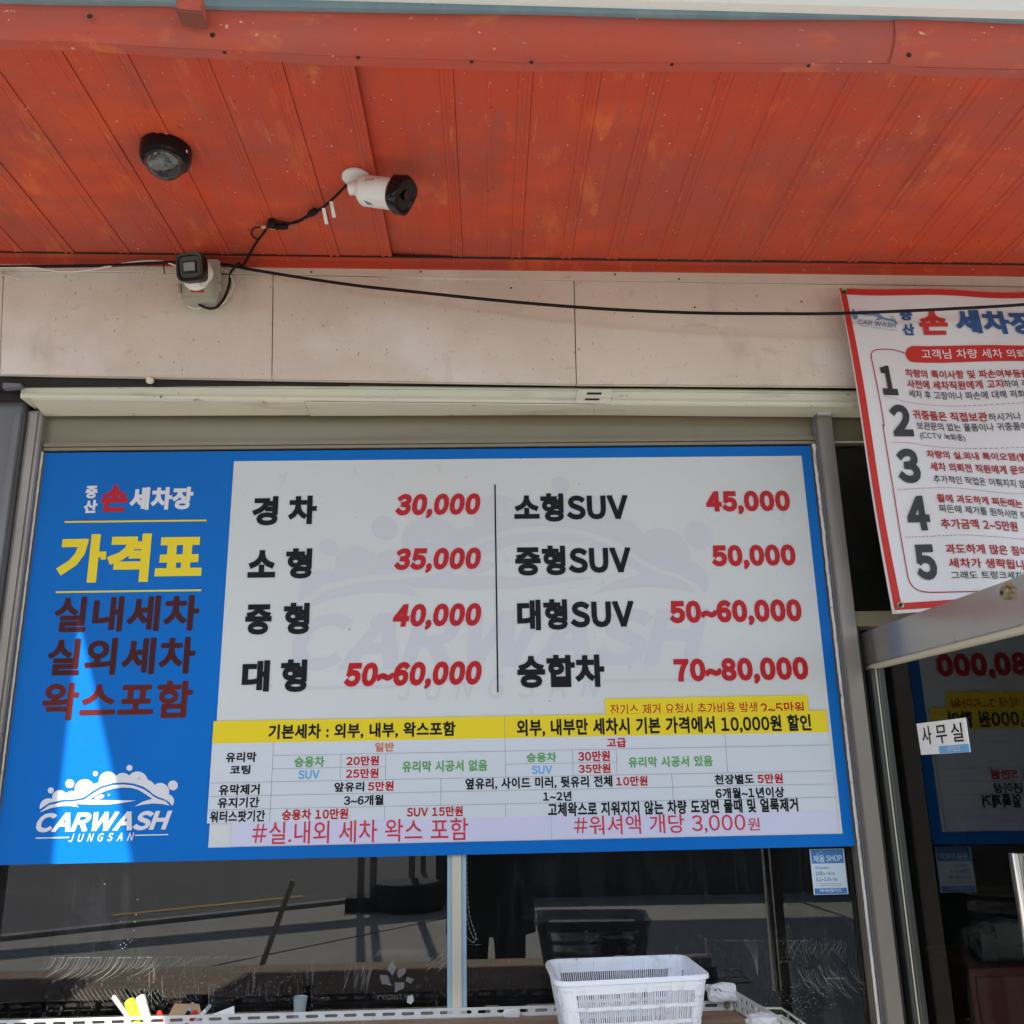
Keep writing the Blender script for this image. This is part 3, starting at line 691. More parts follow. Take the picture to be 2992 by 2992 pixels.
# thin top strip above the panels
q = [W((-900, 752), CY-.006), W((3500, 812), CY-.006), W((3500, ctop(3500)-2), CY-.006), W((-900, 783), CY-.006)]
m = MB()
for i in range(31):
    px_ = -600+i*140; a = W((px_, ctop(px_)-4), CY-.005); b = Vector((a.x, CY-.005, zt(a.x)-.028)); m.v += [b, a, a+Vector((0, .012, 0)), b+Vector((0, .012, 0))]
for i in range(30):
    for k in range(4): m.f.append([4*i+k, 4*i+(k+1) % 4, 4*i+4+(k+1) % 4, 4*i+4+k])
m.build('top_strip', 'clad', clad)
for q in (c4(670, 130), c4(58, 122), c5(117, 157), c5(434, 166), c5(727, 169), c5(1357, 176), c4(1288, 613), c4(675, 592), c5(83, 581), c5(427, 583), c5(827, 592), c5(730, 591), c5(1447, 594), c4(1310, 150)):
    screw(CL(q)+Vector((0, -.001, 0)), (0, -1, 0), .0052, 'cream', clad); 
for q in (c5(44, 110), c5(887, 121), c5(1165, 141), c4(698, 92), c4(1464, 120), c5(436, 180), c5(1233, 264), c5(1697, 240)):
    MB().lathe([(.0032, .0004), (.0034, 0)], W(q, CY-.0065), (0, -1, 0), 10).build('screw_hole', 'dark', clad)
MB().box(XL-.4, XR+.5, CY+.02, CY+.06, CL((1496, cbot(1496))).z+.01, SZ0+.05).build('backing', 'dark', clad)

# ---- shutter rail and cream underside
RY = -.11
rail = thing('shutter_rail', 'cream grooved metal shutter rail running above the window', 'rail', (0, RY, 2.68))
rt = W((1496, 1131), RY).z; rb = W((1496, 1176), RY).z; rl = W((64, 1125), RY).x; rr = 2.9
hr = rt-rb
prof = [(0, 0), (.004, -.0), (.004, -.004), (0, -.004), (0, -.010), (.003, -.011), (0, -.012), (0, -.7*hr), (-.003, -.72*hr), (0, -.75*hr), (0, -.80*hr), (-.003, -.82*hr), (0, -.85*hr), (0, -hr), (.10, -hr), (.10, 0)]
ka_, kb2 = W((62, 1117), RY), W((2500, 1141), RY); rk_ = (kb2.z-ka_.z)/(kb2.x-ka_.x); rx0 = W((1496, 1131), RY).x
def zs(x): return rk_*(x-rx0)
print('rail tilt', rk_)
m = MB(); n = len(prof)
for x in (rl, rr): m.v += [Vector((x, RY+a, rt+b+zs(x))) for a, b in prof]
m.f = [[k, (k+1) % n, n+(k+1) % n, n+k] for k in range(n)]+[list(range(n))[::-1], list(range(n, 2*n))]
m.build('rail', 'cream', rail)
# underside sheets
uz = rb-.001; ux = [rl+.03, W(c4(1447, 740), -.06).x, W(c5(795, 700), -.06).x, W(e5(1300, 200), -.06).x, rr]
for i, (a, b) in enumerate(zip(ux, ux[1:])):
    m = MB(); k = 24; zz = uz-.002-(i % 2)*.002
    for j in range(k+1):
        x = a+.001+(b-a-.002)*j/k; jag = random.uniform(-.004, .004) if i >= 2 else random.uniform(-.0008, .0008)
        m.v += [Vector((x, RY+.004, zz+zs(x))), Vector((x, -.018+jag, zz-.001+zs(x)*.3)), Vector((x, -.018+jag, zz+.003+zs(x)*.3)), Vector((x, RY+.004, zz+.003+zs(x)))]
    for j in range(k):
        for e in range(4): m.f.append([4*j+e, 4*j+(e+1) % 4, 4*j+4+(e+1) % 4, 4*j+4+e])
    m.f += [[0, 1, 2, 3], [4*k+3, 4*k+2, 4*k+1, 4*k]]
    m.build('underside_sheet', 'cream', rail)
# joint plate with two slots
pl_ = YP(RY-.004); q = [c5(727, 620), c5(876, 620), c5(866, 682), c5(713, 680)]
patch(pl_, q, 'cream', rail, 'joint_plate', .001, .003)
patch(pl_, [c5(766, 634), c5(829, 634), c5(828, 643), c5(764, 643)], 'dark', rail, 'slot', .0025)
patch(pl_, [c5(758, 660), c5(820, 660), c5(819, 668), c5(756, 668)], 'dark', rail, 'slot', .0025)
# left end cap of rail, mitred
q = [W(c4(12, 640), RY-.03), W(c4(98, 645), RY-.03), W(c4(98, 660), RY-.03), W(c4(12, 668), RY-.03)]
MB().slab(q, (0, .02, 0)).build('end_bracket', 'pillar', rail)
p = W(c4(710, 632), RY-.02); MB().lathe([(.010, 0), (.012, .01), (.008, .016)], p, (0, -1, -.2), 12).build('bolt', 'cream', rail, 'auto')
for q in (c4(757, 707), c4(95, 663), c4(712, 657)): screw(W(q, RY-.0015), (0, -1, 0), .004, 'alu', rail)
# dark cavity behind gap
MB().box(XL-.3, XR+.4, CY+.055, CY+.075, rt-.02, rt+.25).build('gap_backing', 'dark', rail)

# ---- window
win = thing('shop_window', 'wide aluminium shop window with dark glass under the blue price board', 'window', (0, GLASS_Y, 1.0))
hz0 = W((1496, 1293), .0).z; hz1 = uz+.0
xl_ = W((118, 1330), -.02).x; xr_ = W(e5(1078, 330), -.045).x-.002
SILL = .80
MB().box(xl_-.02, xr_, .000, .06, hz0, hz1+.08).build('head_frame', 'alu', win)
MB().box(xl_, xr_, -.012, -.001, hz0-.004, hz0+.008).build('head_bead', 'alu', win)
hb = W((1496, 1310), 0).z
MB().box(xl_, xr_, -.008, .034, hb+.004, hz0-.006).build('head_bead', 'alu', win)
sl0 = W((65, 1330), -.03).x
MB().box(sl0, xl_-.003, -.03, .06, .74, hz1+.02).build('side_frame', 'alu_v', win, bevel=.003)
MB().box(sl0+.012, xl_-.016, -.036, -.031, .74, hz1+.01).build('side_bead', 'alu_v', win)
MB().box(xl_-.02, xr_, .0, .06, .75, SILL).build('sill_frame', 'alu', win)
mx0, mx1 = W(d5(812, 500), -.0).x, W(d5(866, 500), -.0).x
MB().box(mx0, mx1, -.0025+.010, .06, SILL, hb+.002).build('mullion', 'gasket', win)
MB().box(mx0-.013, mx0-.0005, .014, .06, SILL, hb+.002).build('mullion_film', 'bluefilm', win)
MB().box(mx1+.0005, mx1+.013, .014, .06, SILL, hb+.002).build('mullion_film', 'bluefilm', win)
for a, b in ((xl_, mx0-.013), (mx1+.013, xr_)):
    MB().add([(a, GLASS_Y, SILL), (b, GLASS_Y, SILL), (b, GLASS_Y, hb), (a, GLASS_Y, hb)], [(0, 1, 2, 3)]).build('window_pane', 'glass', win, recalc=False)
# sealant beads: ragged
def sealant(x0, x1, z0, z1, y, parent, amp=.003):
    m = MB(); N = 140
    for i in range(N+1):
        z = z0+(z1-z0)*i/N; rag = amp*(.25+.75*(i/N)**3); t = random.random()**2*rag; c = (x0+x1)/2+random.uniform(-1, 1)*rag*.18; h = (x1-x0)/2*(.72+.28*random.random()*(i/N))
        m.v += [Vector((c-h, y, z)), Vector((c-h*.5, y-.004-t, z)), Vector((c+h*.5, y-.005-t, z)), Vector((c+h, y, z))]
    for i in range(N):
        for k in range(3): m.f.append([4*i+k, 4*i+k+1, 4*i+5+k, 4*i+4+k])
    return m.build('sealant', 'sealant', parent, smooth=True, recalc=False)
SX0, SX1 = W((133, 1321), 0).x, W((2367, 1304), 0).x
sealant(SX0-.014, SX0-.003, .78, hb, -.004, win, .003)
sealant(SX1+.002, SX1+.0135, .78, hb, -.010, win, .008)
MB().box(SX1+.001, xr_+.01, .000, .03, .78, hb).build('side_frame', 'alu_v', win)
MB().box(xl_-.003, SX0-.0, .002, .03, .78, hb).build('side_frame', 'alu_v', win)

# post between window and door
px0, px1 = W(e5(1078, 330), -.045).x, W(e5(1195, 330), -.045).x
post = thing('door_post', 'grey aluminium post between the price board and the office door', 'post', (px0, -.045, 0))
MB().box(px0, px1, -.045, .08, .02, uz+.012).build('post_body', 'alu_v', post, bevel=.0025)
MB().box(px0-.0035, px0-.0004, -.020, .0, .02, uz-.02).build('post_lip', 'pillar', post)
pl_ = YP(-.047)
patch(pl_, [e5(1070, 183), e5(1178, 183), e5(1182, 256), e5(1073, 254)], 'whitemetal', post, 'clip_plate', .003, .003)
for q in (e5(1101, 221), e5(1138, 222)): screw(W(q, -.0505), (0, -1, 0), .0055, 'dark', post)

# transom window over the door and door opening
tr = thing('transom_window', 'small dark transom window above the office door, half behind the hanging banner', 'window', (px1, .0, 2.1))
t0 = W(e5(1210, 480), 0).z; tb0 = W(d7(310, 285), 0).z; tb1 = W(d7(330, 428), 0).z
DX1 = 2.6
MB().box(px1+.0005, DX1, .0, .06, t0, hz1+.08).build('head_frame', 'alu', tr)
MB().box(px1+.0005, DX1, -.004, -.001, t0-.001, t0+.004).build('head_bead', 'cream', tr)
MB().box(px1+.0005, DX1, -.02, .06, tb1, tb0).build('transom_bar', 'alu', tr, bevel=.002)
MB().add([(px1, .03, tb0), (DX1, .03, tb0), (DX1, .03, t0), (px1, .03, t0)], [(0, 1, 2, 3)]).build('window_pane', 'glass', tr, recalc=False)
MB().box(px1+.0008, px1+.012, -.03, .05, .0, tb1-.001).build('door_jamb', 'dark', tr)

# left pillar
pil = thing('pillar', 'blue-grey painted pillar at the left end of the window', 'pillar', (-1.75, -.05, 0))
MB().box(-2.4, sl0-.004, -.05, .2, 0, uz+.05).build('pillar_face', 'pillar', pil, bevel=.004)
MB().box(sl0-.025, sl0-.003, -.062, -.0505, 0, uz+.0).build('pillar_angle', 'pillar', pil, bevel=.002)
# wall under the window, right hand wall, inside room
lw = thing('window_wall', 'low rendered wall under the shop window', 'wall', (0, .1, 0))
MB().box(sl0-.003, px0-.017, .01, .2, 0, .749).build('wall_face', 'stucco', lw)
uw = thing('upper_wall', 'rendered wall rising behind the canopy', 'wall', (0, .3, 3))
MB().box(-4, 4, .12, .3, uz+.1, 5.2).build('wall_face', 'stucco', uw)
rw = thing('end_wall', 'rendered wall beyond the office door', 'wall', (2.7, 0, 0)); MB().box(2.605, 4, -.05, .3, 0, uz+.09).build('wall_face', 'stucco', rw)
rw2 = thing('corner_wall', 'rendered wall at the far left corner of the shop', 'wall', (-3, 0, 0)); MB().box(-4, -2.401, -.03, .3, 0, uz+.09).build('wall_face', 'stucco', rw2)
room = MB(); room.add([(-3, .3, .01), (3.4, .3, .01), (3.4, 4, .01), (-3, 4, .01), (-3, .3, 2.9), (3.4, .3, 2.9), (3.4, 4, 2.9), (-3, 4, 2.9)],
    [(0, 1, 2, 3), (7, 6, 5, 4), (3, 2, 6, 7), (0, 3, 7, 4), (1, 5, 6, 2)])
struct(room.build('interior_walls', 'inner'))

# ================================================================== PRICE SIGN
SG = YP(-.004)
sign = thing('price_sign', 'blue and white car wash price board with red and black Korean lettering', 'sign', (0, -.004, 1.3))
zt_, zb_ = W((1250, 1313), -.004).z, W((1250, 2500), -.004).z
SX0b, SX1b = W((133, 1321), -.004).x, W((2367, 1304), -.004).x
MB().box(SX0b, SX1b, -.004, .012, zb_, zt_).build('board', 'blue', sign)
wx0, wx1 = W(c8(180, 102), -.004).x, W(d1(1566, 57), -.004).x
wz1, wz0 = W((1500, 1340), -.004).z, W((1500, 2457), -.004).z
def rect(x0, x1, z0, z1, lift, mat, name, parent=sign, th=.0003):
    y = -.004-lift; return MB().box(x0, x1, y, y+th, z0, z1).build(name, mat, parent)
rect(wx0, wx1, wz0, wz1, .0006, 'panelwhite', 'white_panel')
# left column
S = lambda body, cr, a, b, t, bt, mat, st='bold', **k: box_text(SG, body, cr, a, b, t, bt, mat, sign, st, **k)
S('중', c7, 380, 433, 212, 268, 'signwhite', 'heavy'); S('산', c7, 372, 432, 275, 333, 'signwhite', 'heavy')
S('손', c7, 450, 568, 210, 328, 'red', 'heavy'); S('세차장', c7, 577, 858, 218, 318, 'signwhite', 'heavy')
S('가격표', c7, 255, 900, 425, 640, 'yellow', 'heavy')
S('실내세차', c7, 243, 885, 702, 860, 'darkred', 'round'); S('실외세차', c7, 212, 868, 888, 1052, 'darkred', 'round'); S('왁스포함', c7, 188, 855, 1082, 1250, 'darkred2', 'round')
def hline(cr, xa, xb, y, th, mat, lift=.0012, pl=SG, parent=sign, name='rule'):
    a, b, c = pl.at(*cr(xa, y)), pl.at(*cr(xb, y)), pl.at(*cr((xa+xb)/2, y)); return rect(a.x, b.x, c.z-th/2, c.z+th/2, lift, mat, name, parent)
hline(c7, 288, 918, 370, .0052, 'yellow'); hline(c7, 250, 895, 681, .0052, 'yellow')

# emblem (foam bubbles over a car roof), drawn twice: small white, large pale watermark
def emblem(mat, bgmat, xf, lift):
    p = SG.up(lift)
    def pt(x, y): return xf(SG.at(*e2(x, y)), p)
    def poly(pts, m_, name='emblem_shape', extra=0):
        q = [pt(*a)-Vector((0, extra, 0)) for a in pts]; MB().add(q, [tuple(range(len(q)))]).build(name, m_, sign, recalc=False)
    for cx, cy_, r in ((348, 385, 32), (543, 315, 45), (805, 213, 26), (1155, 153, 31), (1601, 333, 50)):
        poly([(cx+r*math.cos(t*math.pi/16), cy_+r*math.sin(t*math.pi/16)) for t in range(32)], mat, 'emblem_bubble')
    def arcs(l):                     # lumps between given feet
        out = []
        for (x0, y0), (x1, y1), bulge in l:
            d = Vector((x1-x0, y1-y0)); n = Vector((d.y, -d.x)).normalized(); c = Vector(((x0+x1)/2, (y0+y1)/2))
            h = bulge*d.length; rr_ = (d.length**2/4+h*h)/(2*h); cc = c-n*(rr_-h) if True else c
            a0 = math.atan2(y0-cc.y, x0-cc.x); a1 = math.atan2(y1-cc.y, x1-cc.x)
            while a1 < a0: a1 += 2*math.pi
            out += [(cc.x+rr_*math.cos(a0+(a1-a0)*k/12), cc.y+rr_*math.sin(a0+(a1-a0)*k/12)) for k in range(12)]
        return out
    top = arcs([((235, 578), (362, 472), .30), ((362, 472), (505, 416), .40), ((505, 416), (596, 400), .18), ((596, 400), (787, 322), .44), ((787, 322), (842, 308), .12), ((842, 308), (1018, 236), .42), ((1018, 236), (1152, 232), .22), ((1152, 232), (1342, 275), .32), ((1342, 275), (1412, 330), .12), ((1412, 330), (1558, 425), .38), ((1558, 425), (1592, 541), .30)])
    roof = [(1565, 506), (1520, 477), (1450, 452), (1400, 424), (1360, 388), (1300, 348), (1200, 314), (1090, 303), (980, 310), (860, 344), (760, 404), (715, 440), (680, 460), (600, 475), (470, 482), (330, 514)]
    poly(top+[(1592, 541)]+roof, mat, 'emblem_foam')
    body = [(240, 603), (330, 536), (470, 503), (600, 494), (690, 480), (765, 427), (865, 364), (985, 330), (1090, 322), (1200, 335), (1300, 372), (1360, 412), (1400, 446), (1450, 472), (1525, 494), (1568, 541), (1500, 525), (1400, 518), (1300, 528), (1208, 548), (1290, 500), (1390, 470), (1330, 430), (1250, 380), (1170, 357), (1090, 355), (990, 365), (900, 395), (820, 430), (745, 478), (960, 486), (1225, 487), (1100, 510), (950, 528), (800, 531), (620, 525), (600, 522), (638, 558), (560, 545), (460, 545), (350, 565), (240, 608)]
    poly(body, mat, 'emblem_car')
    poly([(790, 466), (820, 440), (860, 426), (890, 430), (898, 442), (885, 460), (850, 474), (815, 478)], mat, 'emblem_mirror')
    def star(cx, cy_, r, m_, e): poly([(cx+(r if k % 2 == 0 else r*.16)*math.cos(k*math.pi/4), cy_+(r if k % 2 == 0 else r*.16)*1.1*math.sin(k*math.pi/4)) for k in range(8)], m_, 'emblem_star', e)
    star(942, 430, 24, mat, 0)
    for c in ((682, 360), (938, 265), (1253, 262)): star(c[0], c[1], 20, bgmat, .0004)
    def word(s, x0, x1, y0, y1, style, shear, track):
        V, F = text_mesh(s, style, track, shear); a0 = min(v[0] for v in V); a1 = max(v[0] for v in V); b0 = min(v[1] for v in V); b1 = max(v[1] for v in V)
        A, B = pt(x0, (y0+y1)/2), pt(x1, (y0+y1)/2); C, D = pt((x0+x1)/2, y1), pt((x0+x1)/2, y0)
        m = MB(); m.v = [Vector((A.x+(v[0]-a0)/(a1-a0)*(B.x-A.x), p.o.y, C.z+(v[1]-b0)/(b1-b0)*(D.z-C.z))) for v in V]; m.f = F; m.build('lettering', mat, sign, recalc=False)
    word('CARWASH', 203, 1588, 603, 803, 'heavy', .28, -.04)
    word('JUNGSAN', 533, 1200, 822, 908, 'bold', .28, .55)
    for a, b, y in ((192, 535, 874), (1212, 1552, 845)):
        A, B = pt(a, y), pt(b, y); h = (pt(a, y-6)-pt(a, y+6)).length/2
        MB().add([(A.x, p.o.y, A.z-h), (B.x, p.o.y, A.z-h), (B.x, p.o.y, A.z+h), (A.x, p.o.y, A.z+h)], [(0, 1, 2, 3)]).build('rule', mat, sign)
emblem('signwhite', 'blue', lambda q, p: Vector((q.x, p.o.y, q.z)), .0012)
la, lb_ = SG.at(*e2(203, 803)), SG.at(*e2(1588, 803)); wa, wb2 = SG.at(*c8(555, 1432)), SG.at(*d1(1125, 1140))
ks = (wb2.x-wa.x)/(lb_.x-la.x)
emblem('wm', 'panelwhite', lambda q, p: Vector((wa.x+(q.x-la.x)*ks, p.o.y, (wa.z+.004)+(q.z-(la.z+lb_.z)/2)*ks)), .0012)

# price rows
LF = .0026
P_ = lambda *a, **k: S(*a, lift=LF, **k)
for row in (('경', 293, 455, 322, 505), ('차', 518, 698, 318, 497), ('소', 268, 440, 660, 832), ('형', 505, 668, 648, 838), ('중', 250, 415, 1000, 1190), ('형', 490, 652, 990, 1188), ('대', 230, 402, 1352, 1548), ('형', 472, 637, 1345, 1550)):
    P_(row[0], c8, *row[1:], 'black', 'heavy')
for s, a, b, t, u in (('30,000', 1190, 1725, 305, 460), ('35,000', 1183, 1728, 645, 803), ('40,000', 1175, 1730, 995, 1160), ('50~60,000', 868, 1733, 1360, 1533)):
    P_(s, c8, a, b, t, u, 'red', 'num', shear=.16)
a, b = SG.at(*c8(1815, 250)), SG.at(*c8(1836, 1553)); rect((a.x+b.x)/2-.0022, (a.x+b.x)/2+.0022, b.z, a.z, LF, 'black', 'rule')
for s, a, b, t, u in (('소형SUV', 92, 677, 247, 393), ('중형SUV', 97, 692, 515, 668), ('대형SUV', 107, 708, 790, 948), ('승합차', 108, 555, 1077, 1245)): P_(s, d1, a, b, t, u, 'black', 'heavy')
for s, a, b, t, u in (('45,000', 1077, 1508, 235, 357), ('50,000', 1105, 1537, 512, 638), ('50~60,000', 888, 1568, 795, 928), ('70~80,000', 912, 1602, 1092, 1228)): P_(s, d1, a, b, t, u, 'red', 'num')
# yellow note strip
A, B, C_, D_ = [SG.at(*q) for q in (d1(558, 1340), d1(1600, 1330), d1(1080, 1293), d1(1080, 1395))]
rect(A.x, B.x, D_.z, C_.z, .0030, 'yellow', 'note_strip')
S('잔기스 제거 요청시 추가비용 발생', d1, 585, 1340, 1324, 1388, 'red', 'reg', lift=.0034); S('2~5만원', d1, 1357, 1580, 1318, 1384, 'red', 'bold', lift=.0034)
# vinyl price table
sh = .0040
def zat(cr, x, y): return SG.at(*cr(x, y)).z
tz = [zat(d2, 450, y) for y in (116, 247, 327, 408, 491, 573, 655, 738)]
tzr = [zat(d3, 1400, y) for y in (141, 261, 329, 398, 463, 533, 603, 672)]
tz = [(a+b)/2 for a, b in zip(tz, tzr)]
tx0, tx1 = (SG.at(*d2(92, 200)).x+SG.at(*d2(52, 745)).x)/2, (SG.at(*d3(1741, 200)).x+SG.at(*d3(1795, 640)).x)/2
rect(tx0, tx1, tz[7], tz[1], sh, 'sheet', 'table_sheet'); rect(tx0, tx1, tz[1], tz[0], sh+.0003, 'yellow', 'heading_strip')
lz = SG.at(*d2(900, 873)).z; lx0 = SG.at(*d2(205, 820)).x; lx1 = SG.at(*d3(1800, 730)).x
rect(lx0, lx1, lz, tz[7]+.0004, sh+.0004, 'lilac', 'lilac_strip')
def vl(cr, x, y, r0, r1):
    X = SG.at(*cr(x, y)).x; rect(X-.0006, X+.0006, tz[r1], tz[r0], sh+.0006, 'line', 'table_line', th=.0002)
def hl(xa, xb, r): rect(xa, xb, tz[r]-.0005, tz[r]+.0005, sh+.00085, 'line', 'table_line', th=.0002)
X = lambda cr, x, y: SG.at(*cr(x, y)).x
c1x = X(d2, 455, 400)
vl(d2, 455, 400, 1, 7); vl(d2, 873, 400, 2, 4); vl(d2, 1149, 400, 2, 4); vl(d3, 46, 300, 0, 4); vl(d2, 1487, 550, 4, 6); vl(d2, 1142, 680, 6, 7); vl(d3, 49, 650, 6, 7)
vl(d3, 402, 410, 2, 4); vl(d3, 634, 410, 2, 4); vl(d3, 1212, 370, 1, 4); vl(d3, 928, 540, 4, 6)
hl(c1x, tx1, 2); hl(c1x, X(d2, 1149, 400), 3); hl(X(d3, 47, 415), X(d3, 634, 410), 3); hl(tx0, tx1, 4); hl(tx0, tx1, 5); hl(tx0, tx1, 6)
rect(X(d3, 289, 740)-.0004, X(d3, 289, 740)+.0004, lz, tz[7], sh+.0008, 'line', 'table_line', th=.0002)
Q = lambda *a, **k: S(*a, lift=sh+.0011, **k)
for s, a, b, t, u, c in (('기본세차 : 외부, 내부, 왁스포함', 430, 1577, 130, 225, 'black'), ('일반', 1083, 1200, 250, 307, 'orange'), ('유리막', 168, 355, 310, 372, 'black'), ('코팅', 193, 318, 390, 447, 'black'), ('승용차', 588, 773, 335, 402, 'green'),
        ('20만원', 908, 1107, 333, 392, 'red'), ('SUV', 612, 742, 420, 475, 'sky_print'), ('25만원', 905, 1105, 410, 470, 'red'), ('유리막 시공서 없음', 1250, 1773, 360, 430, 'green'), ('유막제거', 125, 375, 507, 573, 'black'), ('유지기간', 118, 373, 587, 652, 'black'),
        ('워터스팟기간', 70, 408, 668, 740, 'black'), ('앞유리', 833, 1017, 493, 553, 'black'), ('5만원', 1040, 1197, 488, 548, 'red'), ('3~6개월', 892, 1135, 573, 637, 'black'), ('승용차 10만원', 512, 918, 658, 725, 'red'), ('SUV 15만원', 1278, 1622, 643, 706, 'red')):
    Q(s, d2, a, b, t, u, c, 'round' if 'red' not in c or True else 'bold')
Q('#실.내외 세차 왁스 포함', d2, 330, 1655, 725, 865, 'crimson', 'reg')
for s, a, b, t, u, c in (('외부, 내부만 세차시 기본 가격에서 10,000원 할인', 108, 1662, 170, 262, 'black'), ('고급', 583, 685, 283, 332, 'red'), ('승용차', 160, 318, 358, 410, 'green'), ('30만원', 432, 600, 350, 405, 'red'), ('SUV', 187, 295, 428, 472, 'sky_print'),
        ('35만원', 435, 603, 418, 468, 'red'), ('유리막 시공서 있음', 697, 1142, 378, 435, 'green'), ('천장별도', 1152, 1360, 473, 527, 'black'), ('5만원', 1378, 1512, 470, 522, 'red'), ('6개월~1년이상', 1157, 1520, 542, 600, 'black'), ('1~2년', 247, 397, 563, 615, 'black'),
        ('고체왁스로 지워지지 않는 차량 도장면 물때 및 얼룩제거', 272, 1593, 610, 685, 'black'), ('옆유리, 사이드 미러, 뒷유리 전체', -163, 613, 487, 550, 'black'), ('10만원', 632, 798, 483, 535, 'red')):
    Q(s, d3, a, b, t, u, c, 'round')
Q('#워셔액 개당 3,000', d3, 410, 1315, 685, 790, 'crimson', 'reg'); Q('원', d3, 1328, 1390, 703, 770, 'crimson', 'reg')

# ================================================================== BANNER
BY = -.20
BN = YP(BY)
bTL, bBL = BN.at(*e4(105, 3)), BN.at(*c6(366, 1746))
ban = thing('hanging_banner', 'white cloth banner with red border and five numbered notices hung over the office door', 'banner', bTL)
bv = (bTL-bBL).normalized()
def ripple(q):
    s = (bTL.z-q.z); u = q.x-bTL.x
    y = -.010*math.sin((u*1.0+s*.55)*9.5)*(.4+s)+.0065*math.sin(u*15-s*8)+.006*math.sin(s*6+u*3)
    y += .030*s*.0
    return Vector((q.x, q.y+y, q.z))
WARP = ripple
def bgrid(corners, mat, name, lift, nx, ny, th=0.0):
    p = BN.up(lift); a, b, c, d = [p.at(*q) for q in corners]; m = MB()
    for i in range(nx+1):
        for j in range(ny+1):
            u, v = i/nx, j/ny; m.v.append(WARP((a*(1-u)+b*u)*(1-v)+(d*(1-u)+c*u)*v))
    for i in range(nx):
        for j in range(ny): k = i*(ny+1)+j; m.f.append([k, k+ny+1, k+ny+2, k+1])
    return m.build(name, mat, ban, smooth=True)
bR = 3250
cloth = bgrid([e4(105, 3), (bR, 846), (bR+60, 1748), c6(366, 1746)], 'banner', 'cloth', 0, 46, 60)
so = cloth.modifiers.new('thickness', 'SOLIDIFY'); so.thickness = .0012; so.offset = -1
L1 = .0016
bgrid([e4(113, 8), (bR-10, 850), (bR-10, 867), e4(180, 68)], 'bred', 'border', L1, 46, 2)
bgrid([e4(113, 9), e4(182, 66), c6(411, 1690), c6(377, 1727)], 'bred', 'border', L1+.0002, 2, 60)
bgrid([c6(411, 1690), (bR+30, 1720), (bR+30, 1742), c6(378, 1727)], 'bred', 'border', L1, 46, 2)
def BT(body, cr, xa, ya, xb, yb, h, mat, style='reg', **k):
    return T(BN, body, cr(xa, ya), cr(xb, yb), h/(1.757 if cr is c6 else 3.378), mat, ban, style, lift=L1+.0012, level=False, vdir=bv, **k)
BT('중', e4, 728, 312, 850, 314, 105, 'bblue', 'heavy'); BT('산', e4, 755, 455, 877, 457, 112, 'bblue', 'heavy')
BT('손', e4, 932, 453, 1208, 456, 225, 'bred', 'heavy'); BT('세차장', e4, 1282, 442, 2110, 452, 235, 'bblue', 'heavy')
BT('CAR WASH', e4, 298, 362, 690, 388, 48, 'bmid', 'bold', shear=.25); BT('JUNGSAN', e4, 415, 392, 590, 412, 15, 'bmid', 'thin', track=.2)
for pts, wpx in (([(262, 305), (275, 270), (300, 255), (380, 262), (470, 262), (520, 285), (600, 305), (660, 315), (690, 350)], .007), ([(330, 265), (400, 235), (470, 240), (540, 285), (480, 312)], .005), ([(250, 215), (245, 260), (262, 310), (285, 280)], .008), ([(308, 380), (400, 382)], .0015), ([(600, 408), (690, 408)], .0015)):
    stroke(BN, [e4(*p) for p in pts], wpx, 'bmid', ban, 'emblem_line', L1+.0012, smooth=4)
for p in ((635, 275), (652, 290), (670, 300), (650, 272), (318, 222), (340, 225)): stroke(BN, [e4(p[0]-5, p[1]), e4(p[0]+5, p[1]+2)], .003, 'bmid', ban, 'emblem_drop', L1+.0012)
# pill heading
cx_, cy2, rr2 = 862, 641, 81
pill = [(cx_+rr2*math.cos(math.pi/2+math.pi*k/14), cy2+rr2*math.sin(math.pi/2+math.pi*k/14)) for k in range(15)]
m = MB(); pp = BN.up(L1+.0004); NX = 40
bot_ = [e4(cx_, 722)]
for i in range(NX+1):
    x = cx_+i*38; m.v += [WARP(pp.at(*e4(x, 560+i*.25))), WARP(pp.at(*e4(x, 722+i*.25)))]
for i in range(NX): m.f.append([2*i, 2*i+2, 2*i+3, 2*i+1])
k = len(m.v); m.v += [WARP(pp.at(*e4(*q))) for q in pill]+[m.v[0].copy()]; m.f.append(list(range(k, k+15))); m.build('heading_pill', 'bred', ban)
BT('고객님 차량 세차 의뢰전', e4, 948, 682, 2060, 702, 92, 'banner', 'reg')
fr_ = [e4(780, 635), e4(720, 620), e4(650, 607), e4(560, 606), e4(480, 616), e4(435, 638), e4(420, 690), e4(450, 850), e4(545, 1340), c6(318, 800), c6(385, 1150), c6(440, 1480), c6(450, 1550), c6(468, 1595), c6(500, 1622), c6(550, 1633), c6(620, 1634), c6(800, 1633), c6(1100, 1633), (3120, 1730)]
stroke(BN, fr_, .0028, 'bdkred', ban, 'border_line', L1+.0010, smooth=7)
for s, x0, x1, t, b_ in (('1', 303, 397, 472, 625), ('2', 358, 478, 672, 835), ('3', 397, 520, 897, 1073), ('4', 452, 570, 1137, 1315), ('5', 495, 608, 1385, 1570)):
    BT(s, c6, x0+(14 if s == '1' else 10), b_, x1, b_, b_-t, 'bblack', 'xnum')
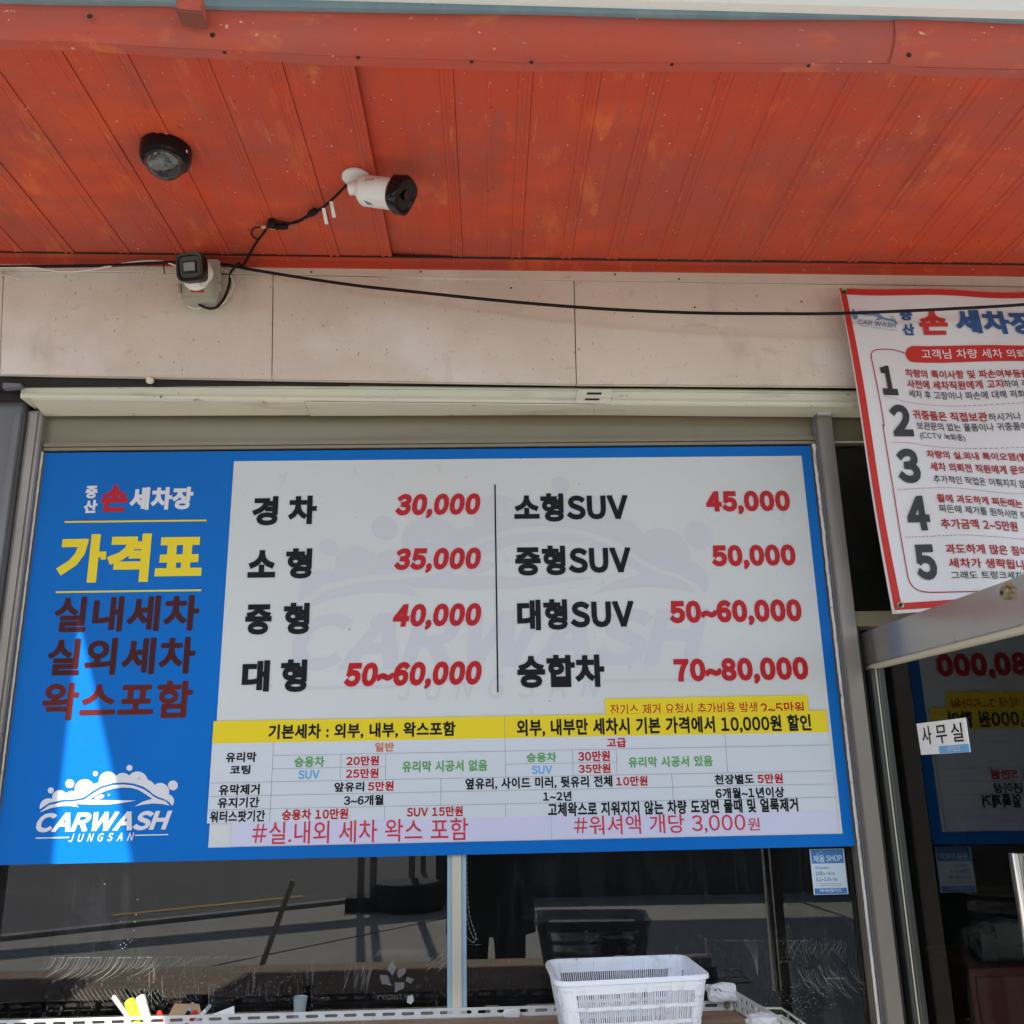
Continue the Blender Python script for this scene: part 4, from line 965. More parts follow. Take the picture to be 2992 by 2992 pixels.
rows = [('차량의 특이사항 및 파손여부등을', 442, 524, 1062, 540, 44, 'bdkred', 'bold'), ('사전에 세차직원에게 고지', 450, 582, 932, 590, 46, 'bdkred', 'bold'), ('하여 주', 935, 590, 1056, 593, 42, 'bblack', 'reg'), ('세차 후 고장이나 파손에 대해 저희', 457, 632, 1032, 646, 42, 'bblack', 'reg'),
    ('귀중품은 직접보관', 475, 745, 860, 757, 50, 'bdkred', 'bold'), ('하시거나', 864, 757, 1015, 760, 42, 'bblack', 'reg'), ('세차', 1030, 760, 1120, 762, 46, 'bdkred', 'bold'), ('보관문의 없는 물품이나 귀중품에', 495, 798, 1047, 812, 42, 'bblack', 'reg'), ('(CCTV 녹화중)', 512, 850, 748, 862, 42, 'bblack', 'reg'),
    ('차량의 실.외내 특이오염(벌레', 545, 952, 1090, 976, 48, 'bdkred', 'bold'), ('세차 의뢰전 직원에게 문의', 562, 1012, 1042, 1038, 46, 'bdkred', 'bold'), ('추가적인 작업은 이뤄지지 않', 578, 1075, 1046, 1106, 42, 'bblack', 'reg'),
    ('휠에 과도하게 찌든때는', 595, 1174, 1028, 1208, 44, 'bdkred', 'bold'), ('찌든때 제거를 원하시면 직원', 605, 1226, 1085, 1270, 42, 'bblack', 'reg'), ('추가금액 2~5만원', 617, 1310, 1000, 1330, 52, 'bdkred', 'bold'),
    ('과도하게 많은 짐이', 640, 1437, 1052, 1456, 50, 'bdkred', 'bold'), ('세차가 생략됩니다', 657, 1510, 1090, 1526, 50, 'bdkred', 'bold'), ('그래도 트렁크세차를', 668, 1568, 1068, 1574, 40, 'bblack', 'reg')]
for s, xa, ya, xb, yb, h, mt, st in rows: BT(s, c6, xa, ya, xb, yb, h, mt, st)
for pts in ([(318, 633), (370, 640), (430, 655), (520, 664), (700, 670), (1060, 672)], [(358, 866), (450, 868), (560, 884), (700, 893), (1060, 899)], [(397, 1103), (620, 1100), (760, 1112), (900, 1128), (1060, 1134)], [(440, 1347), (700, 1345), (850, 1356), (1060, 1370)]):
    pth = smooth_path([BN.up(L1+.0008).at(*c6(*p)) for p in pts], 16); m = MB()
    tot = 0
    for a, b in zip(pth, pth[1:]):
        c = a.lerp(b, .62); n = Vector((0, 0, .0007)); k = len(m.v); m.v += [WARP(v) for v in (a-n, c-n, c+n, a+n)]; m.f.append([k, k+1, k+2, k+3])
    m.build('dotted_line', 'bdkred', ban)
WARP = None
for q in (c6(117, 92), c6(405, 1701)):
    p = ripple(BN.at(*q)); e_ = MB().lathe([(.0045, .002), (.0095, .0045), (.0105, .001)], p, (0, -1, 0), 20).build('eyelet', 'brass', ban, 'auto')
    MB().lathe([(.0048, .0035), (.0049, .002)], p+Vector((0, -.001, 0)), (0, -1, 0), 16).build('eyelet_hole', 'dark', e_)

# ================================================================== OFFICE DOOR (standing open towards the camera)
hA = W((2522, 1946), .006); B3 = H((2992, 1824), hA.z); ddv = (B3-hA); ddv.z = 0; ddv.normalize()
print('door dir', ddv, 'hinge', hA)
dn = Vector((-abs(ddv.y), -ddv.x if ddv.y < 0 else ddv.x, 0)); dn = Vector((ddv.y, -ddv.x, 0)).normalized()
if dn.x > 0: dn = -dn
DP = Pl(hA, dn)
topz = (DP.at(2502, 1849).z*.5+DP.at(2953, 1700).z*.5)
hz = hA.z
DW = 1.0
door = thing('office_door', 'open aluminium framed glass office door seen almost edge on', 'door', (hA.x, hA.y, 0))
def dslab(s0, s1, z0, z1, thick, off, name, mat, bevel=0, parent=door):
    a = hA+ddv*s0-dn*off; b = hA+ddv*s1-dn*off
    q = [Vector((a.x, a.y, z0)), Vector((b.x, b.y, z0)), Vector((b.x, b.y, z1)), Vector((a.x, a.y, z1))]
    return MB().slab(q, -dn*thick).build(name, mat, parent, bevel=bevel)
dslab(0, DW, hz, topz, .04, 0, 'top_rail', 'steel_door', .002)
dslab(.0, DW, hz-.012, hz-.0005, .03, .005, 'gasket', 'gasket')
dslab(-.0, .05, .03, hz-.0125, .04, .002, 'hinge_stile', 'shadeframe', .002)
dslab(DW-.06, DW, .03, hz-.013, .04, .001, 'lock_stile', 'alu_v', .002)
dslab(.0555, DW-.061, .03, .20, .04, 0, 'bottom_rail', 'steel_door', .002)
a = hA+ddv*.050-dn*.02; b = hA+ddv*(DW-.06)-dn*.02
MB().add([(a.x, a.y, .20), (b.x, b.y, .20), (b.x, b.y, hz-.0125), (a.x, a.y, hz-.0125)], [(0, 1, 2, 3)]).build('door_glass', 'doorglass', door, recalc=False)
dslab(.051, .053, .2, hz-.013, .003, .014, 'glass_bead', 'gasket')
# lock cylinder
lp = DP.at(*d7(1762, 103)); lc = MB().lathe([(.0135, 0), (.0145, .004), (.0135, .012), (.010, .014)], lp, dn, 24).build('lock_cylinder', 'brass', door, 'auto')
MB().lathe([(.0045, .0155), (.005, .0135)], lp, dn, 12).build('keyhole', 'dark', lc)
patch(DP, [d7(1725, 20), d7(1785, 5), d7(1790, 50), d7(1722, 62)], flat('orange_sticker', (.42, .22, .05), .5), door, 'sticker', .0008)
# handle: bundle of chrome bar
hp = DP.up(.05); ht = hp.at(*d8(1400, 712)); 
hn = MB().tube([ht+Vector((0, 0, 0)), Vector((ht.x, ht.y, .75))], .017, 20).build('handle', 'chrome', door, 'auto')
for z in (ht.z-.08, .85): MB().tube([Vector((ht.x, ht.y, z)), Vector((ht.x, ht.y, z))-dn*.06], .008, 10).build('handle_mount', 'chrome', hn)

# office plate on the door glass (top-level: stuck on)
OP = Pl(hA-dn*.019, dn)
plate = thing('office_plate', 'small white and blue OFFICE plate stuck on the door glass', 'plate', OP.at(*d7(1150, 1450)))
patch(OP, [d7(893, 1335), d7(1352, 1278), d7(1398, 1602), d7(938, 1628)], 'white', plate, 'plate_face', .002, .0018)
patch(OP, [d7(1103, 1547), d7(1386, 1524), d7(1396, 1602), d7(1110, 1614)], 'sky_print', plate, 'blue_strip', .0024, .0003)
OT = lambda s, xa, ya, xb, yb, h, mt, st: T(OP, s, d7(xa, ya), d7(xb, yb), h/3.2196, mt, plate, st, lift=.0032, level=False)
OT('사', 957, 1533, 1045, 1528, 175, 'black', 'reg'); OT('무', 1088, 1524, 1190, 1514, 172, 'black', 'reg'); OT('실', 1232, 1508, 1342, 1500, 178, 'black', 'reg')
OT('OFFICE', 1182, 1598, 1310, 1590, 46, 'signwhite', 'bold')

# ================================================================== CARD STICKER ON THE GLASS
NP = YP(GLASS_Y-.001)
nh = thing('card_sticker', 'small blue and white card point sticker on the window glass below the board', 'sticker', NP.at(*d6(1615, 170)))
def rpatch(pl, corners, mat, parent, name, lift): return patch(pl, corners, mat, parent, name, lift, .0003)
A, B = NP.at(*d6(1530, 170)), NP.at(*d6(1707, 170)); zt1, zb1 = NP.at(*d6(1612, 53)).z, NP.at(*d6(1625, 287)).z
def nrect(f0, f1, g0, g1, mat, name, lift):
    x0, x1 = A.x+(B.x-A.x)*f0, A.x+(B.x-A.x)*f1; z1, z0 = zt1+(zb1-zt1)*g0, zt1+(zb1-zt1)*g1; y = NP.o.y-lift
    return MB().box(x0, x1, y, y+.0003, z0, z1).build(name, mat, nh)
nrect(0, 1, 0, 1, flat('sticker_clear_edge', (.55, .62, .66), .3), 'sticker_base', .0008)
nrect(.03, .97, .01, .32, flat('sticker_blue', (.03, .17, .42), .35), 'blue_header', .0013); nrect(.03, .97, .32, .86, flat('sticker_pale', (.48, .57, .64), .35), 'pale_field', .0013); nrect(.03, .97, .86, .99, flat('sticker_deep_blue', (.03, .15, .40), .35), 'blue_footer', .0013)
NT = lambda s, xa, xb, t, b_, mt, st: box_text(NP, s, d6, xa, xb, t, b_, mt, nh, st, lift=.0018)
NT('채움', 1540, 1597, 86, 122, 'signwhite', 'reg'); NT('SHOP', 1606, 1686, 86, 115, 'signwhite', 'reg')
for cx3, cy3 in ((1565, 80), (1573, 70), (1578, 66), (1556, 77)): MB().lathe([(.0012, .0004), (.0012, 0)], NP.at(*d6(cx3, cy3))+Vector((0, -.0015, 0)), (0, -1, 0), 8).build('dot', 'signwhite', nh)
NT('NH', 1549, 1574, 143, 157, flat('print_blue', (.05, .30, .70), .4), 'bold'); NT('point', 1576, 1620, 143, 161, 'black', 'thin'); NT('100', 1550, 1590, 169, 189, M['bblue'], 'bold'); NT('% 사용가능', 1592, 1652, 172, 188, M['bblue'], 'reg')
NT('0.1~1.0', 1554, 1622, 199, 219, M['bblue'], 'bold'); NT('% 적립', 1624, 1662, 202, 218, M['bblue'], 'reg'); NT('ㅇ 카드이용금액 적립 및 사용', 1556, 1685, 229, 235, 'black', 'thin'); NT('ㅇ 가맹점에서 포인트로 결제', 1556, 1684, 238, 244, 'black', 'thin'); NT('NH농협카드', 1574, 1686, 257, 275, 'signwhite', 'reg')

# ================================================================== CCTV
# dome camera on the soffit
dc = SOF.at(*c1(628, 583)); dc0 = SOF.at(*c1(626, 560))
dome = thing('dome_camera', 'black dome camera on the red soffit with smoky half-sphere cover', 'camera', dc0)
ax = Vector((0, 0, -1)); rd_ = (SOF.at(*c1(722, 583))-SOF.at(*c1(533, 583))).length/2*.97
cpos = Vector((dc0.x, dc0.y, sz(dc0.x)-.004))
MB().lathe([(rd_, -.004), (rd_*1.0, .022), (rd_*.94, .034), (rd_*.80, .036)], cpos, ax, 48).build('base_ring', 'camblack', dome, 'auto')
MB().lathe([(rd_*.80*math.cos(t*math.pi/2/10), .030+rd_*.78*math.sin(t*math.pi/2/10)) for t in range(11)], cpos, ax, 48).build('dome_cover', layered('smoky_dome_plastic', (.02, .021, .023), [((.11, .115, .115), 22, (1, 1, 1), .54, .70, .6, 5)], rough=.08, spec=.9), dome, 'auto')
screw(cpos+Vector((rd_*.93, -rd_*.3, -.018)), (.9, -.4, 0), .004, 'whitemetal', dome)
# bullet camera hanging from the soffit
b0_ = SOF.at(*c3(1403, 330)); bc = thing('bullet_camera', 'white bullet camera with black front on a swivel mount under the soffit', 'camera', b0_)
rb_ = (SOF.at(*c3(1486, 330))-SOF.at(*c3(1322, 330))).length/2
MB().lathe([(rb_, 0), (rb_, .006), (rb_*.9, .009), (rb_*.45, .012), (rb_*.42, .03)], Vector((b0_.x, b0_.y, sz(b0_.x)-.003)), (0, 0, -1), 40).build('mount_plate', 'camwhite', bc, 'auto')
for q in (c3(1345, 325), c3(1443, 310), c3(1440, 355)):
    p = SOF.at(*q); MB().lathe([(.0035, .0005), (.0035, 0)], Vector((p.x, p.y, sz(p.x)-.0125)), (0, 0, -1), 10).build('screw_hole', 'dark', bc)
depth = (b0_-CAM).dot(FWD)
def at_depth(q, d): return CAM+ray(*q)*d
dz_ = depth-.03
knk = at_depth(c3(1400, 405), dz_-.01)
MB().tube([b0_+Vector((0, 0, -.012)), b0_+Vector((0, 0, -.04)), knk], [.014, .014, .015], 16).build('swivel_arm', 'camwhite', bc, 'auto')
MB().lathe([(.001, -.021), (.017, -.018), (.019, 0), (.017, .018), (.001, .021)], knk, RT+UP*.1, 24).build('swivel_joint', 'camwhite', bc, 'auto')
bs = at_depth(c3(1452, 420), dz_-.005); be = at_depth(c3(1672, 448), dz_-.042); bd = (be-bs).normalized()
rbr = .0405
MB().lathe([(.030, -.010), (rbr*.96, 0), (rbr, .006), (rbr, (be-bs).length-.025)], bs, bd, 40).build('camera_body', 'camwhite', bc, 'auto')
# black front hood: rounded square sweep
def hood(c, d, side, upv, r, l, name, mat, parent, corner=.55, tilt=0.0):
    m = MB(); N = 40; L_ = []
    for (h, k) in ((-l, .98), (-l*.9, 1.05), (-.004, 1.08), (0, 1.05), (.0005, .86), (-.004, .80)):
        for i in range(N):
            t = 2*math.pi*i/N; cs, sn = math.cos(t), math.sin(t); p_ = 1/((abs(cs)**(2/corner)+abs(sn)**(2/corner))**(corner/2)); L_.append(c+d*h+(side*cs+upv*sn)*p_*r*k+ d*(tilt*sn*(h > -.01)))
    m.v = L_; n = 6
    for a in range(n-1):
        for i in range(N): m.f.append([a*N+i, a*N+(i+1) % N, (a+1)*N+(i+1) % N, (a+1)*N+i])
    m.f.append([(n-1)*N+i for i in range(N)]); m.f.append([i for i in range(N)][::-1]); return m.build(name, mat, parent, 'auto')
sd_ = bd.cross(Vector((0, 0, 1))).normalized(); su = sd_.cross(bd).normalized()
fd = at_depth(c3(1702, 452), dz_-.050)
hood(fd, bd, sd_, su, .0415, .036, 'front_hood', 'camblack', bc, .55, .008)
# lens window
def facing_plate(c, d, side, upv, wx, hx, name, mat, parent, th=.001):
    q = [c+side*a*wx+upv*b*hx for a, b in ((-1, -1), (1, -1), (1, 1), (-1, 1))]; return MB().slab(q, d*th).build(name, mat, parent, bevel=.0006)
facing_plate(fd+bd*.001, bd, sd_, su, .0125, .011, 'lens_window', flat('dull_lens_window', (.018, .018, .02), .15), bc)
# markings
MBp = Pl(bs+(be-bs)*.35-FWD*rbr*1.02, -FWD, UP)
tx_ = T(MBp, 'alhua', c3(1453, 365), c3(1507, 358), 8, flat('dull_red_mark', (.16, .04, .03), .5), bc, 'bold', lift=0, level=False, name='brand_mark')
patch(MBp, [c3(1450, 478), c3(1488, 492), c3(1510, 510), c3(1468, 503)], flat('blue_label', (.12, .20, .30), .5), bc, 'blue_label', 0, .0006)
# second bullet camera on a junction box at the wall
jb = thing('junction_box', 'grey-beige plastic junction box on the cladding below the canopy', 'box', CL(c3(475, 960)))
YJ = CY-.062
q = [W(c3(505, 822), YJ), W(c3(583, 822), YJ), W(c3(598, 860), YJ), W(c3(596, 1095), YJ), W(c3(400, 1085), YJ), W(c3(372, 1050), YJ), W(c3(374, 960), YJ)]
q = [W(c3(385, 850), YJ), W(c3(590, 835), YJ), W(c3(590, 1050), YJ), W(c3(362, 1050), YJ)]
m = MB(); m.box(q[3].x, q[1].x, YJ, YJ+.018, W(c3(475, 1075), YJ).z, W(c3(475, 822), YJ).z); m.build('box_lid', 'boxgrey', jb, bevel=.006, smooth='auto')
MB().box(q[3].x+.004, q[1].x-.004, YJ+.0185, CY-.001, W(c3(475, 1068), YJ).z, W(c3(475, 828), YJ).z).build('box_body', 'boxgrey', jb, bevel=.004)
MB().box(q[3].x+.012, q[1].x-.012, YJ-.003, YJ-.0002, W(c3(475, 1050), YJ).z, W(c3(475, 850), YJ).z).build('lid_panel', 'boxgrey', jb, bevel=.0012)
for qx, qy in ((357, 985), (357, 1010), (592, 940), (592, 1000), (575, 1030)):
    p = W(c3(qx, qy), YJ+.01); MB().box(p.x-.004, p.x+.004, p.y-.006, p.y+.01, p.z-.010, p.z+.010).build('clip', 'boxgrey', jb, bevel=.0015)
lb2 = patch(YP(YJ-.003), [c3(420, 995), c3(498, 998), c3(500, 1026), c3(421, 1024)], 'bred', jb, 'red_label', .0006)
bc2 = thing('bullet_camera', 'white bullet camera facing out from the junction box on the cladding', 'camera', W(c3(460, 900), YJ))
wc = W(c3(458, 950), YJ-.004)
MB().lathe([(.038, 0), (.039, .006), (.030, .012), (.017, .016), (.016, .03)], wc, (0, -1, 0), 40).build('mount_plate', 'camwhite', bc2, 'auto')
MB().lathe([(.0035, .0006), (.0035, 0)], W(c3(484, 980), YJ-.018), (0, -1, 0), 10).build('screw_hole', 'dark', bc2)
hc = W(c3(412, 872), YJ-.13); hd = (Vector((-.16, -1, -.30))).normalized(); hs = hd.cross(Vector((0, 0, 1))).normalized(); hu = hs.cross(hd).normalized()
back = hc-hd*.085
MB().tube([wc+Vector((0, -.02, 0)), wc+Vector((0, -.035, 0)), back+Vector((0, 0, -.015))], .014, 14).build('swivel_arm', 'camwhite', bc2, 'auto')
MB().lathe([(.02, -.012), (.034, 0), (.036, .006), (.036, .06)], back, hd, 36).build('camera_body', 'camwhite', bc2, 'auto')
hood(hc, hd, hs, hu, .0385, .040, 'front_hood', 'camblack', bc2, .42, -.0)
facing_plate(hc+hd*-.003, hd, hs, hu, .0215, .0175, 'lens_frame', 'dark', bc2, .002)
facing_plate(hc+hd*-.0005, hd, hs, hu, .0175, .0125, 'lens_window', flat('grey_lens_window', (.13, .14, .15), .18), bc2, .001)

# ================================================================== CABLES
def cable(name, pts, y, r, mat, label, cat='cable', n=8, sm=6):
    P = [Vector(p) if isinstance(p, Vector) else W(p, y) for p in pts]
    return tag(MB().tube(smooth_path(P, sm), r, n).build(name, mat, None, smooth=True), label, cat)
cb1 = [(-300, 778), c4(0, 96), c4(200, 94), c4(500, 90), c4(700, 80), c4(820, 76), c4(1040, 84), c4(1200, 112), c4(1450, 152), c4(1700, 187), c4(1932, 212), c5(350, 232), c5(700, 262), c5(1000, 280), c5(1300, 290), c5(1600, 292), c6(0, 205), c6(250, 198), c6(600, 183), c6(1040, 158), (3200, 868)]
pts = [W(q, CY-.035 if q[0] < 2300 else BY-.05) for q in cb1]
for i, q in enumerate(cb1):
    if 1000 < q[0] < 2300: pts[i] = W(q, CY-.04-(q[0]-1000)/1300*.065)
cable('power_cable', pts, 0, .0050, 'cable', 'thick black cable sagging across the cladding and in front of the banner')
cable('thin_cable', [(-300, 785), c4(0, 99), c4(170, 102), c4(280, 118), c4(400, 114), c4(520, 92), c4(640, 72), c4(760, 70), c4(840, 96)], CY-.036, .0028, 'wcable', 'thin white cable looping beside the black one at the left of the camera')
cable('thin_cable', [c4(0, 133), c4(40, 140), c4(95, 156)], CY-.012, .0018, 'wcable', 'short loose white wire end at the left edge of the cladding')
sof = lambda q, d=.012: (lambda p: Vector((p.x, p.y, sz(p.x)-d)))(SOF.at(*q))
drop = [sof(c3(1345, 368), .012), sof(c3(1270, 430), .02), sof(c3(1200, 490), .02), sof(c3(1150, 522), .016), sof(c3(1080, 560), .018), sof(c3(1000, 600), .012), sof(c3(960, 608), .012)]
cam_cable = tag(MB().tube(smooth_path(drop, 5), .0040, 8).build('camera_cable', 'cable', None, True), 'black lead running from the soffit camera to its yellow plug', 'cable')
MB().tube(smooth_path([sof(c3(1120, 540), .02), sof(c3(1040, 578), .02), sof(c3(930, 580), .012), sof(c3(905, 585), .014)], 5), .0028, 8).build('second_lead', 'cable', cam_cable, True)
a, b = sof(c3(1125, 532), .018), sof(c3(1172, 505), .018); MB().tube([a, a.lerp(b, .15), a.lerp(b, .85), b], [.006, .0095, .0095, .006], 12).build('ferrite', 'cable', cam_cable, 'auto')
a, b = sof(c3(1000, 608), .014), sof(c3(925, 610), .014); MB().tube([a, a.lerp(b, .1), b], [.006, .0095, .0095], 12).build('plug', 'cable', cam_cable, 'auto')
a, b = sof(c3(928, 612), .014), sof(c3(892, 612), .014); MB().tube([a, b], [.0085, .006], 12).build('yellow_collar', 'yellow', cam_cable, 'auto')
a, b = sof(c3(870, 608), .014), sof(c3(845, 615), .014); MB().tube([a, b], [.005, .0045], 10).build('pink_collar', flat('pinkish_plug', (.55, .35, .30), .5), cam_cable, 'auto')
MB().lathe([(.004, -.012), (.014, -.008), (.015, .008), (.004, .012)], sof(c3(903, 592), .014), (1, .3, 0), 14).build('tie_bundle', 'cable', cam_cable, 'auto')
for (x, y) in ((1210, 480), (1255, 440)):
    tgp = []
    t_ = MB(); o = sof(c3(x, y), .024); d_ = sof(c3(x+20, y+58), .045)
    s_ = (RT*.0065); t_.slab([o-s_*.6, o+s_*.9, d_+s_*.9, d_-s_*.6], FWD*.0008); t_.build('paper_tag', 'whitemetal', cam_cable)
dn_ = [sof(c3(880, 612), .012), sof(c3(850, 660), .012), sof(c3(822, 695), .012), sof(c3(780, 760), .014), sof(c3(735, 818), .03)]
dn2 = [W(c3(705, 852), CY-.052), W(c3(680, 880), CY-.048), W(c3(660, 905), CY-.03), W(c3(655, 930), CY-.016), W(c3(650, 980), CY-.014), W(c3(620, 1060), CY-.02), W(c3(580, 1110), CY-.03), W(c3(540, 1122), CY-.035), W(c3(500, 1112), CY-.035), W(c3(470, 1098), CY-.03)]
tag(MB().tube(smooth_path(dn_+dn2, 5), .0038, 8).build('drop_cable', 'cable', None, True), 'black cable dropping from the soffit behind the long cable to the junction box', 'cable')
cable('loop_cable', [sof(c3(845, 617), .012), sof(c3(800, 622), .012), sof(c3(783, 650), .012), sof(c3(795, 675), .012), sof(c3(825, 692), .012)], 0, .0026, 'cable', 'small black loop of cable tied below the yellow plug')
cable('thin_cable', [c3(590, 880), c3(640, 900), c3(668, 950), c3(670, 1000), c3(640, 1060), c3(600, 1100), c3(550, 1118), c3(500, 1105), c3(485, 1095)], CY-.02, .0022, 'wcable', 'white wire looping round the right side of the junction box')
cable('thin_cable', [c3(395, 1088), c3(420, 1115), c3(460, 1122), c3(500, 1108), c3(520, 1100)], CY-.03, .0020, 'wcable', 'white wire hanging under the junction box')
cable('tie_wire', [c3(600, 915), c3(640, 918), c3(660, 925)], CY-.02, .002, 'cable', 'short black wire at the right side of the junction box')
cable('tie_wire', [c3(258, 845), c3(262, 880), c3(267, 917)], CY-.03, .0018, 'cable', 'black cable tie hanging from the long cable left of the camera')

# ================================================================== SHELF, BASKET AND ODDS AND ENDS
SY = -.055
def slotted(p0, p1, up, th, h, pitch, slot, sh_, name, mat, parent, thick=.002, rows=(0.5,), start=0.0):
    """perforated strip between p0 and p1; up = unit vector across, th = unit normal"""
    L_ = (p1-p0).length; d = (p1-p0).normalized(); n = max(1, int(L_/pitch)); m = MB(); V2 = [Vector((0, 0)), Vector((L_, 0)), Vector((L_, h)), Vector((0, h))]; holes = []
    E2 = [(0, 1), (1, 2), (2, 3), (3, 0)]
    for i in range(n):
        cx = (i+.5)*pitch
        if cx+slot/2 > L_: break
        for rw_ in rows:
            cyy = h*rw_; r = sh_/2; k = len(V2); ring = []
            for j in range(6): t = math.pi/2+math.pi*j/5; ring.append(Vector((cx-slot/2+r+r*math.cos(t), cyy+r*math.sin(t))))
            for j in range(6): t = -math.pi/2+math.pi*j/5; ring.append(Vector((cx+slot/2-r+r*math.cos(t), cyy+r*math.sin(t))))
            V2 += ring; E2 += [(k+j, k+(j+1) % 12) for j in range(12)]; holes.append((cx, cyy))
    r_ = delaunay_2d_cdt(V2, E2, [], 1, 1e-6, True)
    vs, fs = r_[0], []
    for f in r_[2]:
        c = sum((vs[i] for i in f), Vector((0, 0)))/len(f); inside = False
        for hx, hy in holes:
            if abs(c.x-hx) < slot/2 and abs(c.y-hy) < sh_/2*.999:
                if abs(c.x-hx) < slot/2-sh_/2 or (Vector((abs(c.x-hx)-(slot/2-sh_/2), c.y-hy))).length < sh_/2*.999: inside = True; break
        if not inside: fs.append(list(f))
    m.add([p0+d*v.x+up*v.y for v in vs], fs)
    o = m.build(name, mat, parent); md = o.modifiers.new('thickness', 'SOLIDIFY'); md.thickness = thick; md.offset = 0; return o
sa, sb = W(d4(-60, 1034), SY), W(e3(540, 560), SY)
zr0 = (W(d5(500, 1020), SY).z+W(d4(600, 1042), SY).z)/2; zr1 = (W(d5(500, 962), SY).z+W(d4(600, 1004), SY).z)/2
xe = W(e3(548, 520), SY).x
zr0 = W(d5(500, 1018), SY).z; zr1 = W(d5(500, 965), SY).z
print('rail z', zr0, zr1, 'xe', xe)
shelf = thing('shelf', 'weathered board shelf edged with slotted white angle iron under the window', 'shelf', (0, SY, zr0))
pitch = (W(d5(1270, 965), SY)-W(d5(300, 990), SY)).length/9*1.0
slotted(Vector((-2.0, SY, zr0)), Vector((xe, SY, zr0)), Vector((0, 0, 1)), None, zr1-zr0, pitch, pitch*.68, (zr1-zr0)*.36, 'slotted_angle', 'whitemetal', shelf, rows=(.52,))
MB().box(-2.0, xe, SY+.001, SY+.018, zr0-.002, zr0).build('angle_flange', 'whitemetal', shelf)
e0, e1_ = Vector((xe+.003, SY, zr0)), H(e3(930, 700), zr1); dirr = Vector((e1_.x-e0.x, e1_.y-e0.y, 0)).normalized()
SD = .50
tl = .036
slotted(e0, e0+dirr*SD, Vector((0, 0, 1)), None, tl+.012, pitch*.62, pitch*.30, .012, 'slotted_angle', 'whitemetal', shelf, rows=(.25, .70))
xf = (e0+dirr*SD).x
MB().slab([(-2.0, SY-.003, zr0-.001), (xe-.001, SY-.003, zr0-.001), (xf-.001, SY-SD, zr0-.001), (-2.0, SY-SD, zr0-.001)], (0, 0, -.018)).build('board', 'wood', shelf)
for x in (-1.9, xe-.05): MB().box(x-.02, x+.02, SY-.04, SY-.004, 0, zr0-.02).build('leg', 'whitemetal', shelf)
for x in (-1.9, xf-.06): MB().box(x-.02, x+.02, SY-SD+.01, SY-SD+.05, 0, zr0-.02).build('leg', 'whitemetal', shelf)
bp = W(e3(478, 527), SY-.003); bolt = MB().lathe([(.0085, 0), (.0085, .004), (.0055, .0042), (.005, .009)], bp, (0, -1, 0), 16).build('bolt', 'alu', shelf, 'auto')
# tape wads
def wad(c, sx, sy2, sz2, mat, name, label, seed, cat='tape'):
    rnd = random.Random(seed); bm = bmesh.new(); bmesh.ops.create_icosphere(bm, subdivisions=4, radius=1)
    import mathutils
    for v in bm.verts:
        nn = mathutils.noise.noise(v.co*1.6+Vector((seed, 0, 0)))*.45+mathutils.noise.noise(v.co*4+Vector((0, seed, 0)))*.16
        q = v.co.copy(); mxx = max(abs(q.x), abs(q.y), abs(q.z)); q = q.lerp(q/mxx*.85, .6)*(1+nn*.5); v.co = Vector((c[0]+q.x*sx, c[1]+q.y*sy2, c[2]+q.z*sz2))
    me = bpy.data.meshes.new(name); bm.to_mesh(me); bm.free(); me.materials.append(M[mat]); o = bpy.data.objects.new(name, me); COL.objects.link(o); return tag(o, label, cat)
wc2 = W(e3(415, 385), SY-.012); wad(wc2, .045, .016, .024, 'tape', 'tape_wrap', 'white tape with black scrawl wrapped round the far corner of the shelf edge', 3)
wc3 = (e0+dirr*.30)+Vector((0, 0, .022)); wc3 = H(e3(880, 715), zr0+.03); wad(wc3, .040, .03, .018, 'tape', 'tape_wrap', 'white tape wrapped round the nearer end of the side angle iron', 8)
wad(W(d5(1150, 985), SY-.008), .026, .006, .011, 'tape', 'label_scrap', 'crumpled paper scrap on the slotted angle left of the basket', 12, 'scrap')
# wire rack to the right
WZ = zr0+.012
rk = thing('wire_rack', 'pale green wire rack hooked on the right side of the shelf', 'rack', H(e3(1100, 600), WZ))
def wp(x, y, z=WZ): return H(e3(x, y), z)
def wire(pts, r=.0024, name='wire'): MB().tube(pts, r, 8).build(name, 'wire', rk, True)
wire([wp(780, 562), wp(1090, 562), wp(1170, 612), wp(1420, 790)], .0028, 'top_wire'); wire([wp(860, 645), wp(1100, 648), wp(1165, 690), wp(1300, 790)], .0026, 'lower_wire')
wire([wp(1168, 612), wp(1172, 780)], .0026, 'strut'); wire([wp(1290, 705), wp(1290, 800)], .0026, 'strut')
for x, y in ((625, 450), (825, 608)):
    wire(smooth_path([wp(x-22, y+150), wp(x-20, y+20), wp(x-8, y-18), wp(x+15, y-20), wp(x+28, y+10)], 5), .003, 'hook')
